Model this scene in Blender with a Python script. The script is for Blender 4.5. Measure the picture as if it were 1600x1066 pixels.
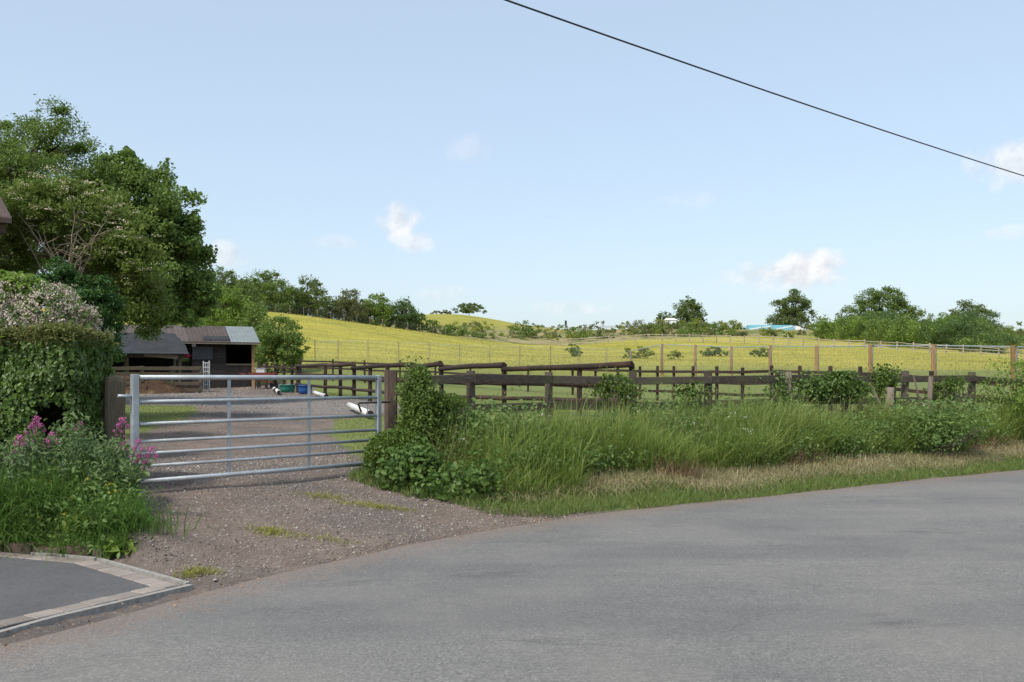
import bpy, math, random
import numpy as np
R = math.radians
rng = np.random.default_rng(7)
random.seed(7)
for o in list(bpy.data.objects): bpy.data.objects.remove(o)
SC = bpy.context.scene
COL = SC.collection

# ------------------------------------------------------------------ camera, sky, sun, exposure
F = 1500.0; CH = 1.6; HY = 590.0
cam = bpy.data.cameras.new('camera'); camo = bpy.data.objects.new('camera', cam); COL.objects.link(camo)
camo.location = (0, 0, CH); camo.rotation_euler = (R(90), 0, 0)
cam.sensor_width = 36; cam.lens = 36*F/1600; cam.shift_y = (HY-533)/1600.0
cam.clip_start = 0.1; cam.clip_end = 6000
SC.camera = camo

SUN_AZ = math.atan2(-0.60, -0.76); SUN_EL = R(50)
wd = bpy.data.worlds.new('World'); SC.world = wd; wd.use_nodes = True
wt = wd.node_tree; wt.nodes.clear()
def wn(t, **k):
    n = wt.nodes.new(t)
    for a, b in k.items(): setattr(n, a, b)
    return n
sky = wn('ShaderNodeTexSky', sky_type='NISHITA', sun_disc=False, sun_elevation=SUN_EL, sun_rotation=SUN_AZ,
         altitude=60, air_density=1.0, dust_density=1.9, ozone_density=1.1)
bg = wn('ShaderNodeBackground'); bg.inputs['Strength'].default_value = 0.15
wo = wn('ShaderNodeOutputWorld'); wt.links.new(bg.outputs[0], wo.inputs[0])
geo = wn('ShaderNodeTexCoord')
nz = wn('ShaderNodeTexNoise'); nz.inputs['Scale'].default_value = 34; nz.inputs['Detail'].default_value = 6; nz.inputs['Roughness'].default_value = 0.6
wt.links.new(geo.outputs['Generated'], nz.inputs['Vector'])
def wmath(op, a, b=None, clamp=False):
    n = wn('ShaderNodeMath', operation=op, use_clamp=clamp)
    for i, v in enumerate((a, b)):
        if v is None: continue
        if isinstance(v, (int, float)): n.inputs[i].default_value = v
        else: wt.links.new(v, n.inputs[i])
    return n.outputs[0]
def wdot(vec):
    n = wn('ShaderNodeVectorMath', operation='DOT_PRODUCT'); wt.links.new(geo.outputs['Generated'], n.inputs[0]); n.inputs[1].default_value = vec
    return n.outputs['Value']
# small fair-weather clouds, each an uneven soft puff in its own direction of the sky
puffs = [(622, 345, 36, 34, .62), (648, 378, 30, 18, .45), (1232, 430, 105, 26, .62), (1275, 412, 50, 26, .75), (1585, 255, 85, 38, .5),
         (732, 232, 42, 22, .13), (352, 398, 34, 20, .4), (905, 482, 70, 12, .25), (520, 378, 40, 12, .16), (1590, 362, 45, 12, .22), (1085, 312, 60, 16, .12),
         (690, 462, 40, 16, .25), (2300, 300, 160, 50, .5), (-500, 260, 140, 50, .5), (2900, 120, 200, 60, .5), (-1200, 200, 180, 60, .5)]
mask = None
for (px, py, sx, sy, amp) in puffs:
    d = np.array([(px-800)/F, 1.0, (HY-py)/F]); L = np.linalg.norm(d); d /= L
    rt = np.cross(d, [0, 0, 1]); rt /= np.linalg.norm(rt); up = np.cross(rt, d)
    a = wmath('DIVIDE', wdot(tuple(rt)), sx/F/L*1.0); b = wmath('DIVIDE', wdot(tuple(up)), sy/F/L*1.0)
    r2 = wmath('ADD', wmath('MULTIPLY', a, a), wmath('MULTIPLY', b, b))
    front = wmath('GREATER_THAN', wdot(tuple(d)), 0.2)
    n2 = wmath('MULTIPLY', wmath('SUBTRACT', nz.outputs['Fac'], 0.5), 3.4)
    v = wmath('SUBTRACT', wmath('ADD', 1.05, n2), r2)
    v = wmath('MULTIPLY', wmath('MULTIPLY', v, 0.95, True), min(.9, amp*1.35))
    v = wmath('MULTIPLY', v, front)
    mask = v if mask is None else wmath('MAXIMUM', mask, v)
mixw = wn('ShaderNodeMix', data_type='RGBA'); wt.links.new(mask, mixw.inputs['Factor'])
off = wn('ShaderNodeVectorMath', operation='ADD'); wt.links.new(geo.outputs['Generated'], off.inputs[0]); off.inputs[1].default_value = (-.006, 0, .012)
nzb = wn('ShaderNodeTexNoise'); nzb.inputs['Scale'].default_value = 34; nzb.inputs['Detail'].default_value = 6; nzb.inputs['Roughness'].default_value = 0.6; wt.links.new(off.outputs[0], nzb.inputs['Vector'])
shade = wmath('ADD', .62, wmath('MULTIPLY', wmath('SUBTRACT', nz.outputs['Fac'], nzb.outputs['Fac']), 3.2), True)      # cloud tops catch the sun, bases stay grey
cmix = wn('ShaderNodeMix', data_type='RGBA'); wt.links.new(shade, cmix.inputs['Factor']); cmix.inputs['A'].default_value = (2.5, 2.55, 2.7, 1); cmix.inputs['B'].default_value = (3.6, 3.58, 3.6, 1)
wt.links.new(cmix.outputs['Result'], mixw.inputs['B'])
veil = wn('ShaderNodeMix', data_type='RGBA'); veil.inputs['Factor'].default_value = .66; wt.links.new(sky.outputs[0], veil.inputs['A']); veil.inputs['B'].default_value = (1.98, 2.34, 2.68, 1)   # thin high haze over the whole sky
wt.links.new(veil.outputs['Result'], mixw.inputs['A'])
wt.links.new(mixw.outputs['Result'], bg.inputs['Color'])

sl = bpy.data.lights.new('sun', 'SUN'); sl.energy = 2.0; sl.angle = R(10); sl.color = (1, .95, .86)
so = bpy.data.objects.new('sun', sl); COL.objects.link(so)
from mathutils import Vector, Matrix
sdir = Vector((math.sin(SUN_AZ)*math.cos(SUN_EL), math.cos(SUN_AZ)*math.cos(SUN_EL), math.sin(SUN_EL)))
so.rotation_euler = sdir.to_track_quat('Z', 'Y').to_euler(); so.location = (-20, -20, 40)
SC.cycles.max_bounces = 12; SC.cycles.diffuse_bounces = 7; SC.cycles.transmission_bounces = 8
SC.view_settings.view_transform = 'Standard'; SC.view_settings.look = 'None'
SC.view_settings.exposure = 0.92; SC.view_settings.gamma = 1.0; SC.view_settings.use_curve_mapping = False

# ------------------------------------------------------------------ helpers
def W(px, py, Z): return np.array([(px-800)/F*Z, Z, CH+(HY-py)/F*Z])     # survey: a sighted bearing and a distance give a place
def mat(name):
    m = bpy.data.materials.new(name); m.use_nodes = True; nt = m.node_tree; nt.nodes.clear()
    return m, nt
class NT:
    def __init__(s, nt): s.nt = nt
    def n(s, t, ins=None, **k):
        x = s.nt.nodes.new(t)
        for a, b in k.items(): setattr(x, a, b)
        for a, b in (ins or {}).items(): s.put(x.inputs[a], b)
        return x
    def put(s, sock, v):
        if isinstance(v, bpy.types.NodeSocket): s.nt.links.new(v, sock)
        elif isinstance(v, tuple) and len(v) == 3 and sock.type == 'RGBA': sock.default_value = (*v, 1)
        else: sock.default_value = v
    def noise(s, vec, scale, detail=3, rough=.55, dist=0): return s.n('ShaderNodeTexNoise', {'Vector': vec, 'Scale': scale, 'Detail': detail, 'Roughness': rough, 'Distortion': dist}).outputs['Fac']
    def ramp(s, f, lo, hi): return s.n('ShaderNodeMapRange', {'Value': f, 'From Min': lo, 'From Max': hi}, clamp=True).outputs[0]
    def mix(s, f, a, b):
        x = s.n('ShaderNodeMix', data_type='RGBA'); s.put(x.inputs['Factor'], f); s.put(x.inputs['A'], a); s.put(x.inputs['B'], b); return x.outputs['Result']
    def m(s, op, a, b=0.0, clamp=False):
        x = s.n('ShaderNodeMath', operation=op, use_clamp=clamp); s.put(x.inputs[0], a); s.put(x.inputs[1], b); return x.outputs[0]
    def co(s, kind='Object', scale=None):
        t = s.n('ShaderNodeTexCoord').outputs[kind]
        if scale: t = s.n('ShaderNodeMapping', {'Vector': t, 'Scale': scale}).outputs[0]
        return t
    def bsdf(s, col, rough=.8, spec=.3, metal=0, bump=None, bs=.3, bd=.02):
        b = s.n('ShaderNodeBsdfPrincipled', {'Base Color': col, 'Roughness': rough, 'Specular IOR Level': spec, 'Metallic': metal})
        if bump is not None:
            q = s.n('ShaderNodeBump', {'Height': bump, 'Strength': bs, 'Distance': bd}); s.nt.links.new(q.outputs[0], b.inputs['Normal'])
        return b
    def out(s, sh): s.nt.links.new(sh, s.n('ShaderNodeOutputMaterial').inputs[0])

LIFT = 1.6
def leafmat(name, c1, c2, c3=None, trans=.42, rough=.55, big=1.2, spec=.25):
    m, nt = mat(name); t = NT(nt)
    rnd = t.n('ShaderNodeNewGeometry').outputs['Random Per Island']
    k_ = 1.0 if name.endswith(('dead_stem', 'blossom', 'petal', 'floret', 'cut_dry_grass', 'seeding_grass', 'buttercup', 'meadow_blade', 'dead_leaf')) else LIFT
    c1, c2 = tuple(v*k_ for v in c1), tuple(v*k_ for v in c2); c3 = tuple(v*k_ for v in c3) if c3 else None
    c = t.mix(rnd, c1, c2)
    nb = t.ramp(t.noise(t.co('Object'), big, 2), .35, .65)
    if c3: c = t.mix(t.m('MULTIPLY', nb, .7), c, c3)
    b = t.bsdf(c, rough, spec)
    tr = t.n('ShaderNodeBsdfTranslucent', {'Color': t.mix(.25, c, (.22, .36, .05))})
    mx = t.n('ShaderNodeMixShader', {0: trans}); nt.links.new(b.outputs[0], mx.inputs[1]); nt.links.new(tr.outputs[0], mx.inputs[2])
    t.out(mx.outputs[0]); return m
def woodmat(name, c1, c2, c3=None, scale=(3, 3, 3), rough=.85, bs=.4):
    m, nt = mat(name); t = NT(nt)
    v = t.co('Object', scale)
    n1 = t.noise(v, 6, 5, .65, .6); n2 = t.noise(t.co('Object'), 1.7, 3)
    c = t.mix(t.ramp(n1, .35, .68), c1, c2)
    if c3: c = t.mix(t.ramp(n2, .52, .68), c, c3)
    rnd = t.n('ShaderNodeObjectInfo').outputs['Random']
    hs = t.n('ShaderNodeHueSaturation', {'Color': c, 'Value': t.n('ShaderNodeMapRange', {'Value': rnd, 'To Min': .8, 'To Max': 1.2}).outputs[0]})
    t.out(t.bsdf(hs.outputs[0], rough, .2, bump=n1, bs=bs, bd=.01).outputs[0]); return m
def plain(name, c, rough=.6, spec=.3, metal=0, var=.15, sc=6, bs=.05):
    m, nt = mat(name); t = NT(nt)
    n = t.noise(t.co('Object'), sc, 5, .6)
    c2 = tuple(max(0, x*(1-2*var)) for x in c)
    t.out(t.bsdf(t.mix(t.ramp(n, .3, .7), c2, c), rough, spec, metal, bump=n, bs=bs).outputs[0]); return m

def npmesh(name, V, Fc, material, parent=None, smooth=False):
    V = np.asarray(V, dtype=np.float32); Fc = np.asarray(Fc, dtype=np.int32)
    me = bpy.data.meshes.new(name); k = Fc.shape[1]
    me.vertices.add(len(V)); me.vertices.foreach_set('co', V.ravel())
    me.loops.add(Fc.size); me.loops.foreach_set('vertex_index', Fc.ravel())
    me.polygons.add(len(Fc)); me.polygons.foreach_set('loop_start', np.arange(0, Fc.size, k, dtype=np.int32))
    if smooth: me.polygons.foreach_set('use_smooth', np.ones(len(Fc), dtype=bool))
    me.update(calc_edges=True)
    me.materials.append(material)
    o = bpy.data.objects.new(name, me); COL.objects.link(o)
    if parent: o.parent = parent
    return o
def tag(o, label=None, cat=None, group=None, kind=None):
    if label: o['label'] = label
    if cat: o['category'] = cat
    if group: o['group'] = group
    if kind: o['kind'] = kind
    return o
def thing(name, loc, label, cat, group=None):
    o = bpy.data.objects.new(name, None); COL.objects.link(o); o.location = tuple(loc); o.empty_display_size = .2
    return tag(o, label, cat, group)
class MB:
    """collects boxes, beams and tubes; origin is subtracted so that parts sit in their thing's own space"""
    def __init__(s, org=(0, 0, 0)): s.v = []; s.f = []; s.org = np.array(org, float)
    def add(s, V, Fs):
        n = len(s.v); s.v += [tuple(np.asarray(p, float)-s.org) for p in V]; s.f += [tuple(i+n for i in q) for q in Fs]; return s
    def beam(s, p0, p1, w, h, up=(0, 0, 1), ch=0.0):
        p0 = np.array(p0, float); p1 = np.array(p1, float); d = p1-p0; d /= np.linalg.norm(d); up = np.array(up, float)
        if abs(d@up) > .97: up = np.array([0, 1., 0])
        r = np.cross(d, up); r /= np.linalg.norm(r); u = np.cross(r, d)
        if ch <= 0: pr = [(-w/2, -h/2), (w/2, -h/2), (w/2, h/2), (-w/2, h/2)]
        else: pr = [(-w/2+ch, -h/2), (w/2-ch, -h/2), (w/2, -h/2+ch), (w/2, h/2-ch), (w/2-ch, h/2), (-w/2+ch, h/2), (-w/2, h/2-ch), (-w/2, -h/2+ch)]
        k = len(pr); V = [p0+r*a+u*b for a, b in pr]+[p1+r*a+u*b for a, b in pr]
        Fs = [tuple(range(k-1, -1, -1)), tuple(range(k, 2*k))]+[(i, (i+1) % k, k+(i+1) % k, k+i) for i in range(k)]
        return s.add(V, Fs)
    def tube(s, pts, rad, n=8, cap=True):
        pts = [np.array(p, float) for p in pts]; m = len(pts)
        if isinstance(rad, (int, float)): rad = [rad]*m
        V = []; ref = np.array([.13, .21, .97])
        for i in range(m):
            d = pts[min(i+1, m-1)]-pts[max(i-1, 0)]; d /= (np.linalg.norm(d)+1e-9)
            rf = ref if abs(d@ref) < .9 else np.array([1., 0, 0])
            a = np.cross(d, rf); a /= np.linalg.norm(a); b = np.cross(d, a)
            V += [pts[i]+(a*math.cos(2*math.pi*j/n)+b*math.sin(2*math.pi*j/n))*rad[i] for j in range(n)]
        Fs = [(i*n+j, i*n+(j+1) % n, (i+1)*n+(j+1) % n, (i+1)*n+j) for i in range(m-1) for j in range(n)]
        if cap: Fs += [tuple(range(n-1, -1, -1)), tuple(range((m-1)*n, m*n))]
        return s.add(V, Fs)
    def poly(s, pts): return s.add(pts, [tuple(range(len(pts)))])
    def prism(s, pts, off):
        k = len(pts); off = np.array(off, float); V = [np.array(p, float) for p in pts]+[np.array(p, float)+off for p in pts]
        return s.add(V, [tuple(range(k-1, -1, -1)), tuple(range(k, 2*k))]+[(i, (i+1) % k, k+(i+1) % k, k+i) for i in range(k)])
    def build(s, name, material, parent=None, smooth=False):
        me = bpy.data.meshes.new(name); me.from_pydata(s.v, [], s.f); me.update(); me.materials.append(material)
        if smooth:
            for p in me.polygons: p.use_smooth = len(p.vertices) == 4
        o = bpy.data.objects.new(name, me); COL.objects.link(o)
        if parent: o.parent = parent
        return o
def dup(o, parent=None):
    c = o.copy(); COL.objects.link(c)
    if parent is not None: c.parent = parent
    return c

# ------------------------------------------------------------------ terrain
EDGE = np.array([(-7, -14), (-5.6, -3), (-4.3, 2.5), (-2.98, 5.9), (-2.28, 7.12), (-1.3, 8.72), (0, 10.35), (2.0, 11.95), (4.5, 13.7), (9, 16.8), (14, 20.2), (25, 27.6), (60, 50), (130, 95)], float)
def resample(P, step):
    out = []
    for a, b in zip(P[:-1], P[1:]):
        n = max(1, int(np.linalg.norm(b-a)/step)); out += [a+(b-a)*i/n for i in range(n)]
    return np.array(out+[P[-1]])
def smoothline(P, it=2):
    for _ in range(it):
        Q = [P[0]]
        for a, b in zip(P[:-1], P[1:]): Q += [a*.75+b*.25, a*.25+b*.75]
        P = np.array(Q+[P[-1]])
    return P
EDGES = smoothline(EDGE, 2)
ROADPOLY = np.vstack([EDGES, [(160, 60), (160, -60), (-4, -60)]])
def inpoly(x, y, P):
    c = np.zeros(x.shape, bool); n = len(P)
    for i in range(n):
        x0, y0 = P[i]; x1, y1 = P[(i+1) % n]
        if y0 == y1: continue
        t = (y > min(y0, y1)) & (y <= max(y0, y1))
        c ^= t & (x < (x1-x0)*(y-y0)/(y1-y0)+x0)
    return c
def sdist(x, y, P, closed=True):
    """distance to a polygon's outline, positive inside"""
    d = np.full(x.shape, 1e9); n = len(P)
    for i in range(n if closed else n-1):
        a = P[i]; b = P[(i+1) % n]; ab = b-a; L = ab@ab+1e-12
        t = np.clip(((x-a[0])*ab[0]+(y-a[1])*ab[1])/L, 0, 1)
        d = np.minimum(d, np.hypot(x-a[0]-t*ab[0], y-a[1]-t*ab[1]))
    if closed: d = np.where(inpoly(x, y, P), d, -d)
    return d
def ss(a, b, x):
    t = np.clip((x-a)/(b-a), 0, 1); return t*t*(3-2*t)
cp = [(-3.1, 5.9, .0), (-2.45, 7.2, .0), (0, 10.4, .0), (4.5, 13.7, .0), (9, 16.8, .0), (14, 20.2, 0), (25, 27.6, 0), (0, 0, 0), (-8, -2, 0), (8, 5, 0), (20, 12, 0), (30, 0, 0), (-4, -20, 0), (40, 30, 0),
      (60, 48, .2), (-8, 6, .02), (-15, 6, .1), (-30, 6, .2), (-30, -30, 0), (30, -60, 0), (-4, 9.3, .3), (-6, 9.6, .35), (-5, 12, .42), (-10, 12, .5), (-20, 15, .6), (-4, 10.1, .36), (-1.7, 12.4, .38),
      (-2, 15, .42), (-5, 15, .42), (-3, 20, .51), (-6, 20, .51), (-6, 30, .69), (-10, 30, .7), (-15, 30, .75), (-8, 40, .87), (-15, 40, .95), (-14, 48, 1.03), (-20, 48, 1.1), (-35, 40, 1.0),
      (0, 14.2, .42), (4.75, 17.1, .42), (9.3, 19.4, .42), (14, 22.5, .45), (1.3, 12.7, .26), (5, 15.6, .26), (9, 18.2, .28), (0, 20, .5), (0, 27, .64), (3, 24, .6), (5, 33, .8), (11, 22.5, .5), (15, 30, .75), (0, 40, .93), (25, 36, .9),
      (-9, 50, 1.35), (0, 50, 1.35), (10, 50, 1.35), (20, 45, 1.2), (25, 60, 1.75), (0, 60, 2.0), (-12, 60, 2.2), (15, 70, 2.4), (-10, 70, 2.9), (0, 75, 2.8), (35, 75, 2.5), (50, 60, 1.9), (70, 75, 2.2),
      (-21, 90, 5.2), (-13.3, 100, 5.6), (-6.7, 100, 4.7), (0, 110, 4.6), (7.3, 110, 4.2), (25, 100, 4.0), (40, 95, 3.4)]
for (px, py, Z) in [(410, 487, 130), (480, 495, 135), (550, 505, 140), (620, 514, 145), (700, 524, 150), (770, 535, 152), (840, 545, 150), (900, 541, 148), (1000, 535, 145), (1100, 535, 140), (1290, 543, 130), (1430, 551, 122), (1600, 561, 112), (1750, 565, 105),
                    (850, 539, 160), (1000, 531, 156), (1200, 533, 148), (1400, 541, 138), (1600, 553, 126),
                    (700, 514, 195), (850, 517, 188), (1000, 516, 188), (1200, 517, 184), (1400, 517, 178), (1600, 518, 172), (1800, 520, 168)]:
    cp.append(tuple(W(px, py, Z)))
cp += [(-45, 100, 8), (-60, 130, 11), (-40, 75, 4), (-60, 60, 2.5), (-34, 165, 11), (-23, 175, 10.8), (-60, 180, 12), (-100, 130, 10), (-100, 60, 3)]
cp += [(0, 212, 9.0), (28, 208, 8.8), (52, 205, 8.6), (80, 200, 8.6), (110, 195, 8.6), (-20, 222, 11)]
for (px, py, Z) in [(600, 497, 300), (670, 491, 300), (735, 493, 300), (780, 500, 300), (840, 512, 300), (900, 517, 300)]: cp.append(tuple(W(px, py, Z)))
cp += [(60, 240, 10.2), (30, 240, 10.5), (100, 235, 10), (0, 245, 11.5), (60, 300, 11), (130, 300, 10), (250, 300, 9), (250, 120, 4), (0, 600, 14), (-200, 300, 20), (-250, 100, 6), (-300, 600, 14), (300, 600, 10), (0, 2200, 8), (-1500, 2000, 8), (1500, 2000, 8), (1800, 0, 2), (-1800, 0, 2), (0, -300, 0), (-300, -200, 0), (300, -200, 0)]
cp = np.array(cp, float); SCALE = 30.0
def tps(r2): return np.where(r2 > 1e-12, r2*np.log(r2+1e-12), 0)
_X = cp[:, :2]/SCALE; _n = len(cp)
_A = np.zeros((_n+3, _n+3)); _A[:_n, :_n] = tps(((_X[:, None]-_X[None])**2).sum(-1))+np.eye(_n)*2e-4
_A[:_n, _n] = 1; _A[:_n, _n+1:] = _X; _A[_n, :_n] = 1; _A[_n+1:, :_n] = _X.T
_w = np.linalg.solve(_A, np.r_[cp[:, 2], 0, 0, 0])
def vnoise(x, y, s, seed=0):
    x = x/s+seed*17.3; y = y/s+seed*5.1; xi = np.floor(x); yi = np.floor(y); fx = x-xi; fy = y-yi; fx = fx*fx*(3-2*fx); fy = fy*fy*(3-2*fy)
    def h(a, b): v = np.sin(a*127.1+b*311.7+seed*74.7)*43758.5453; return v-np.floor(v)
    return (h(xi, yi)*(1-fx)+h(xi+1, yi)*fx)*(1-fy)+(h(xi, yi+1)*(1-fx)+h(xi+1, yi+1)*fx)*fy-.5
DRIVE = np.array([(-2.50, 7.2), (-3.62, 8.22), (-4.6, 8.6), (-9, 9.1), (-12, 9.2), (-12, -6), (-6.15, -6), (-5.75, -3), (-4.43, 2.5), (-3.25, 5.95)], float)
def H(x, y):
    x = np.asarray(x, float); y = np.asarray(y, float); sh = x.shape; x = x.ravel(); y = y.ravel(); z = np.empty_like(x)
    for i in range(0, len(x), 20000):
        q = np.stack([x[i:i+20000], y[i:i+20000]], 1)/SCALE
        r2 = ((q[:, None]-_X[None])**2).sum(-1); z[i:i+20000] = tps(r2)@_w[:_n]+_w[_n]+q@_w[_n+1:]
    d = -sdist(x, y, EDGES_ROAD)
    z = z+(vnoise(x, y, 1.3, 1)*.05+vnoise(x, y, .45, 2)*.025)*ss(.1, 1.2, d)+vnoise(x, y, 9, 3)*.25*ss(40, 90, y)+vnoise(x, y, 3, 4)*.10*ss(30, 60, y)
    z = np.where(d < 0, np.where(z > 0, 0, z), z)
    near = 0.012+vnoise(x, y, .33, 5)*.03+vnoise(x, y, .12, 6)*.012
    k = ss(0.0, .9, d); z = z*k+near*(1-k)
    z = np.where(d < .25, z*ss(-.12, .25, d)-.06*(1-ss(-.12, .25, d)), z)
    dd = sdist(x, y, DRIVE); k = np.where(y > 7.35, ss(-.42, -.22, dd), ss(-.07, -.01, dd)); z = z*(1-k)-.03*k
    return z.reshape(sh)
EDGES_ROAD = ROADPOLY
def h1(x, y): return float(H(np.array([x]), np.array([y]))[0])

def axis(parts):
    out = []
    for a, b, st in parts: out.append(np.arange(a, b, st))
    return np.concatenate(out)
gx = np.concatenate([-np.geomspace(110, 1800, 22)[::-1], axis([(-107, -30, 2.5), (-30, -7, .5), (-7, 14, .14), (14, 30, .5), (30, 108, 2.5)]), np.geomspace(110, 1800, 22)])
gy = np.concatenate([-np.geomspace(40, 400, 8)[::-1], axis([(-36, 4.4, 2), (4.4, 22, .14), (22, 60, .55), (60, 232, 2)]), np.geomspace(234, 2400, 30)])
GX, GY = np.meshgrid(gx, gy); GZ = H(GX, GY)
TRACK = np.array([(-20, 30.5), (-9.8, 30), (-8.3, 25.5), (-7.5, 20.5), (-6.5, 15.5), (-4.7, 11.2), (-3.4, 9.2), (-3.2, 8.75), (-3.6, 8.4), (-2.45, 7.15), (-1.35, 8.7), (0, 10.3), (1.6, 11.6), (.5, 11.05), (-.4, 10.95), (-1.15, 11.25), (-1.8, 11.9), (-1.75, 12.5), (-2.6, 15), (-3.7, 19), (-4.3, 23), (-3.3, 26), (-.9, 26.6), (-1.2, 29), (-9.0, 41.5), (-9.5, 46), (-11.5, 51), (-23, 48)], float)
GRAV = np.array([(-20, 30.8), (-8.6, 29.8), (-6, 25), (-4, 26.6), (-.8, 26.8), (-1.2, 29), (-8, 39), (-14, 41), (-20, 41)], float)
VERGE = np.array([(-1.7, 12.6), (-1.85, 11.9), (-1.15, 11.25), (-.4, 10.95), (.5, 11.05), (2.0, 12.02), (4.5, 13.77), (9, 16.87), (14, 20.3), (25, 27.7), (26, 30), (14, 23), (9.3, 20.2), (4.75, 17.9), (0, 15)], float)
x, y = GX.ravel(), GY.ravel()
d_track = sdist(x, y, TRACK); d_grav = sdist(x, y, GRAV); d_verge = sdist(x, y, VERGE); d_road = -sdist(x, y, ROADPOLY)
yel = ss(52, 78, y+vnoise(x, y, 12, 8)*14)*(1-ss(150, 165, y))+.75*ss(235, 260, y)
m_track = ss(-.45, .25, d_track); m_grav = ss(-.8, .8, d_grav)
straw = ss(.15, .5, d_verge)*ss(.35, .75, d_road)*(1-ss(1.5, 2.2, d_road))
edge_dirt = np.exp(-np.clip(d_road, 0, 9)/.16)*(d_road < 1.5)
m_track = np.maximum(m_track, edge_dirt*.9); m_track = np.where((x < -2.0) & (y < 8.0) & (d_road < .7) & (y > -8), 1.0, m_track)
soil = ss(9.2, 10, -x*0+8.4+0*y)*0
emb = ss(152, 160, y)*(1-ss(225, 240, y))
idx = np.arange(GX.size).reshape(GX.shape)
Fq = np.stack([idx[:-1, :-1], idx[:-1, 1:], idx[1:, 1:], idx[1:, :-1]], -1).reshape(-1, 4)

m, nt = mat('ground'); t = NT(nt)
pos = t.n('ShaderNodeNewGeometry').outputs['Position']
at1 = t.n('ShaderNodeAttribute', attribute_name='mask'); sep = t.n('ShaderNodeSeparateColor', {0: at1.outputs['Color']})
at2 = t.n('ShaderNodeAttribute', attribute_name='mask2'); sep2 = t.n('ShaderNodeSeparateColor', {0: at2.outputs['Color']})
nL = t.noise(pos, .35, 3); nM = t.noise(pos, 2.2, 5, .65); nS = t.noise(pos, 18, 5, .7); nF = t.noise(pos, 75, 4, .75)
grass = t.mix(t.ramp(nM, .3, .7), (.105, .142, .036), (.175, .205, .062))
grass = t.mix(t.ramp(nS, .45, .75), grass, (.23, .22, .095))
stp = t.noise(t.n('ShaderNodeMapping', {'Vector': pos, 'Scale': (.10, .45, .3)}).outputs[0], 1.0, 6, .68)
ycol = t.mix(t.ramp(stp, .30, .62), (.20, .215, .05), (.43, .362, .062))
ycol = t.mix(t.ramp(t.noise(pos, .8, 5, .7), .50, .75), ycol, (.25, .26, .05))
fld = t.mix(sep.outputs[1], grass, ycol)
fld = t.mix(sep2.outputs[1], fld, t.mix(t.ramp(nL, .4, .6), (.13, .15, .045), (.30, .25, .12)))
fld = t.mix(t.m('MULTIPLY', sep.outputs[2], t.ramp(nM, .3, .6)), fld, (.27, .21, .115))
dirt = t.mix(t.ramp(nM, .35, .65), (.155, .118, .096), (.215, .166, .136))
dirt = t.mix(t.ramp(t.noise(pos, .5, 5, .6), .45, .62), dirt, (.118, .104, .096))
grav = t.mix(t.ramp(nS, .3, .7), (.15, .135, .125), (.27, .25, .235))
dirt = t.mix(t.m('MULTIPLY', sep2.outputs[0], .85), dirt, grav)
vor = t.n('ShaderNodeTexVoronoi', {'Vector': pos, 'Scale': 38.0, 'Randomness': 1.0})
dirt = t.mix(t.m('MULTIPLY', t.ramp(t.noise(pos, 30, 5, .85), .54, .64), .6), dirt, (.34, .31, .28))
dirt = t.mix(t.m('MULTIPLY', t.ramp(t.noise(pos, 22, 5, .8), .54, .66), .65), dirt, (.085, .075, .068))
thr = t.ramp(t.m('ADD', sep.outputs[0], t.m('MULTIPLY', t.m('SUBTRACT', nS, .5), 1.1)), .42, .6)
col = t.mix(thr, fld, dirt)
hgt = t.m('ADD', t.m('MULTIPLY', nS, .5), t.m('MULTIPLY', nF, .5))
t.out(t.bsdf(col, .95, .12, bump=hgt, bs=.8, bd=.03).outputs[0])
ground = npmesh('ground', np.stack([x, y, GZ.ravel()], 1), Fq, m, smooth=True)
tag(ground, kind='structure')
c = ground.data.color_attributes.new('mask', 'FLOAT_COLOR', 'POINT'); c.data.foreach_set('color', np.stack([m_track, yel, straw, np.ones_like(x)], 1).astype(np.float32).ravel())
c = ground.data.color_attributes.new('mask2', 'FLOAT_COLOR', 'POINT'); c.data.foreach_set('color', np.stack([m_grav, emb, soil, np.ones_like(x)], 1).astype(np.float32).ravel())

# road
m, nt = mat('asphalt'); t = NT(nt); pos = t.n('ShaderNodeNewGeometry').outputs['Position']
f1 = t.noise(pos, 48, 5, .85); f2 = t.noise(pos, 9, 5, .65); f3 = t.noise(t.n('ShaderNodeMapping', {'Vector': pos, 'Rotation': (0, 0, R(-38)), 'Scale': (.16, .85, 1)}).outputs[0], 1.0, 5, .62)
f4 = t.noise(pos, .55, 3)
c = t.mix(t.ramp(f1, .36, .66), (.090, .087, .081), (.295, .284, .262))
c = t.mix(t.m('MULTIPLY', t.ramp(f3, .40, .62), .5), c, (.095, .096, .098))
c = t.mix(t.m('MULTIPLY', t.ramp(f4, .45, .65), .5), c, (.235, .218, .197))
st = t.m('MULTIPLY', t.ramp(t.noise(t.n('ShaderNodeMapping', {'Vector': pos, 'Rotation': (0, 0, R(-38)), 'Scale': (.5, 1.2, 1)}).outputs[0], 1.3, 7, .75, .4), .57, .72), .6)
c = t.mix(st, c, (.055, .056, .06)); c = t.mix(t.m('MULTIPLY', t.ramp(f2, .35, .7), .3), c, (.12, .117, .115))
ea = t.n('ShaderNodeAttribute', attribute_name='edge').outputs['Fac']
c = t.mix(t.ramp(t.m('ADD', ea, t.m('MULTIPLY', t.m('SUBTRACT', t.noise(pos, 7, 6, .75), .5), 1.3)), .62, 1.0), c, t.mix(t.ramp(f1, .4, .6), (.13, .10, .085), (.26, .21, .175)))
vv = t.n('ShaderNodeTexVoronoi', {'Vector': pos, 'Scale': 34.0})
c = t.mix(t.m('MULTIPLY', t.m('LESS_THAN', vv.outputs['Distance'], .16), .55), c, (.42, .41, .39))
t.out(t.bsdf(c, .82, .25, bump=f1, bs=.55, bd=.008).outputs[0]); M_ASPH = m
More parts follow.
